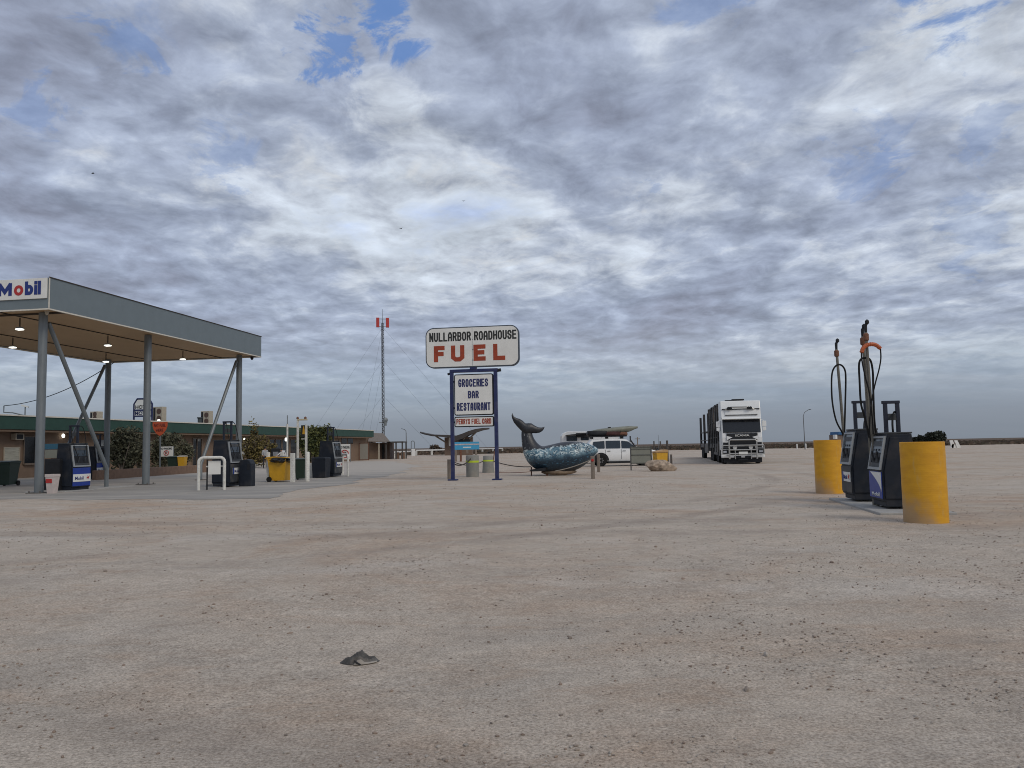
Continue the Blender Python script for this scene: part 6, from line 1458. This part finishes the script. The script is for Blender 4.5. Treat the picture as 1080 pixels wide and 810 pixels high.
for px, py, Y, lb in ((840.5, 468.8, 150, 'small white marker post near the foot of the curved lamp'), (849.8, 468.3, 150, 'smaller white marker post right at the foot of the curved lamp')):
    b = D(px, py, Y); h = b.z+.25; b.z = 0; o = MB().lathe((0, 0, 0), [(.10, 0), (.12, h*.5), (.12, h*.8), (.05, h*.85)], 10).build('marker_post', m_white, loc=tuple(b)); tag(o, lb, 'marker post', 'white marker posts on the plain')
for px, yt, Y, lb in ((672.5, 461, 160, 'short distant pole seen just above the notice board'), (666.7, 466, 170, 'faint stubby distant pole left of another above the notice board')):
    b = D(px, 470, Y); b.z = 0; t = thing('distant_pole', lb, 'pole', tuple(b), 0, 'distant poles on the plain'); h = H(px, yt, Y)
    MB().tube([(0, 0, 0), (0, 0, h)], [.14, .1], 6).build('shaft', m_timber, t); MB().box((-.5, -.05, h-.4), (.5, .05, h-.28)).build('crossarm', m_timber, t)

# ---------------------------------------------------------------- crumpled rag in the foreground
b = G(379.5, 697.5); b.z = gz(b.x, b.y)
bm = bmesh.new(); nx, ny = 56, 40; L_, Wd = .128, .075
vv = []
for j in range(ny+1):
    for i in range(nx+1):
        u, v = i/nx*2-1, j/ny*2-1
        rr = math.hypot(u, v*1.02); e = max(0, 1-rr**2.6)
        ridge = math.exp(-((u+.02-.15*v)/.30)**2)*.040+math.exp(-((u-.24+.25*v)/.10)**2)*.010+math.exp(-((u+.12+.2*v)/.07)**2)*.008+math.exp(-((u-.75)/.16)**2)*.016+math.exp(-((u+.45)/.4)**2)*.014+.020
        p3 = Vector((u*2.2, v*2.0, 1.3)); fold = .010*mnoise.noise(p3*1.7)+.017*abs(mnoise.noise(p3*4.5))+.008*mnoise.noise(p3*7)-.012*abs(mnoise.noise(p3*8+Vector((9, 0, 0))))
        z = (ridge+fold)*min(1, e*1.8)
        s_ = 1.0 if rr <= 1 else 1/rr
        vv.append(bm.verts.new((u*s_*L_*(1+.08*mnoise.noise(Vector((v*3, 1, 0)))), v*s_*Wd*(.75+.35*math.cos(u*1.4)), max(.001, z*.82)+.002)))
for j in range(ny):
    for i in range(nx): a = j*(nx+1)+i; bm.faces.new((vv[a], vv[a+1], vv[a+nx+2], vv[a+nx+1]))
me = bpy.data.meshes.new('crumpled_cloth'); bm.to_mesh(me); bm.free(); me.polygons.foreach_set('use_smooth', [True]*len(me.polygons))
me.materials.append(mat('rag_grey', (.085, .08, .074), .85, var=.5, scale=14, bump=1.0, dirt=.3))
o = thing('crumpled_cloth', 'crumpled dark grey cloth lying alone on the dirt', 'cloth', tuple(b), .12)
q = bpy.data.objects.new('folded_fabric', me); C.objects.link(q); q.parent = o; sm_ = q.modifiers.new('t', 'SOLIDIFY'); sm_.thickness = .003
pf = MB()
rg = [[(x, y0, z0), (x, y0-.012, z0+.006), (x+.004, y0-.006, z1), (x+.002, y0+.01, z1)] for x, y0, z0, z1 in ((-.035, -.075, .002, .012), (-.012, -.077, .002, .034), (.01, -.076, .002, .036), (.03, -.074, .002, .018), (.06, -.066, .003, .014), (.09, -.055, .004, .016), (.112, -.04, .006, .014))]
pf.loft(rg).build('pale_lining', mat('rag_lining', (.30, .27, .235), .85, var=.2, scale=10), o, shade=True)
ft = MB(); ft.tube([(-.03, -.085, .035), (-.012, -.09, .02), (.012, -.088, .006)], [.005, .006, .004], 6); ft.build('strap', m_black, o)

# birds
for px, py, Y, lb in ((98, 183, 70, 'tiny dark bird in the sky above the fuel canopy'), (423, 241, 80, 'tiny dark bird nearest to being above the radio mast'), (489, 212, 90, 'tiny dark bird above and right of the radio mast')):
    b = D(px, py, Y); t = thing('bird', lb, 'bird', tuple(b), R.random()*3, 'small birds high in the sky')
    m_ = MB().loft([[(x, r*math.cos(a), r*math.sin(a)) for a in [i*PI/4 for i in range(8)]] for x, r in ((-.14, .008), (-.08, .03), (0, .038), (.07, .025), (.1, .022), (.13, .006))])
    for s in (-1, 1): m_.add([(-.03, s*.02, .01), (.05, s*.02, .01), (.05, s*.14, .06), (-.02, s*.24, .03), (-.03, s*.14, .05)], [(0, 1, 2, 3, 4)])
    m_.build('body', m_black, t)
# far saltbush tussocks standing alone near the yard edge
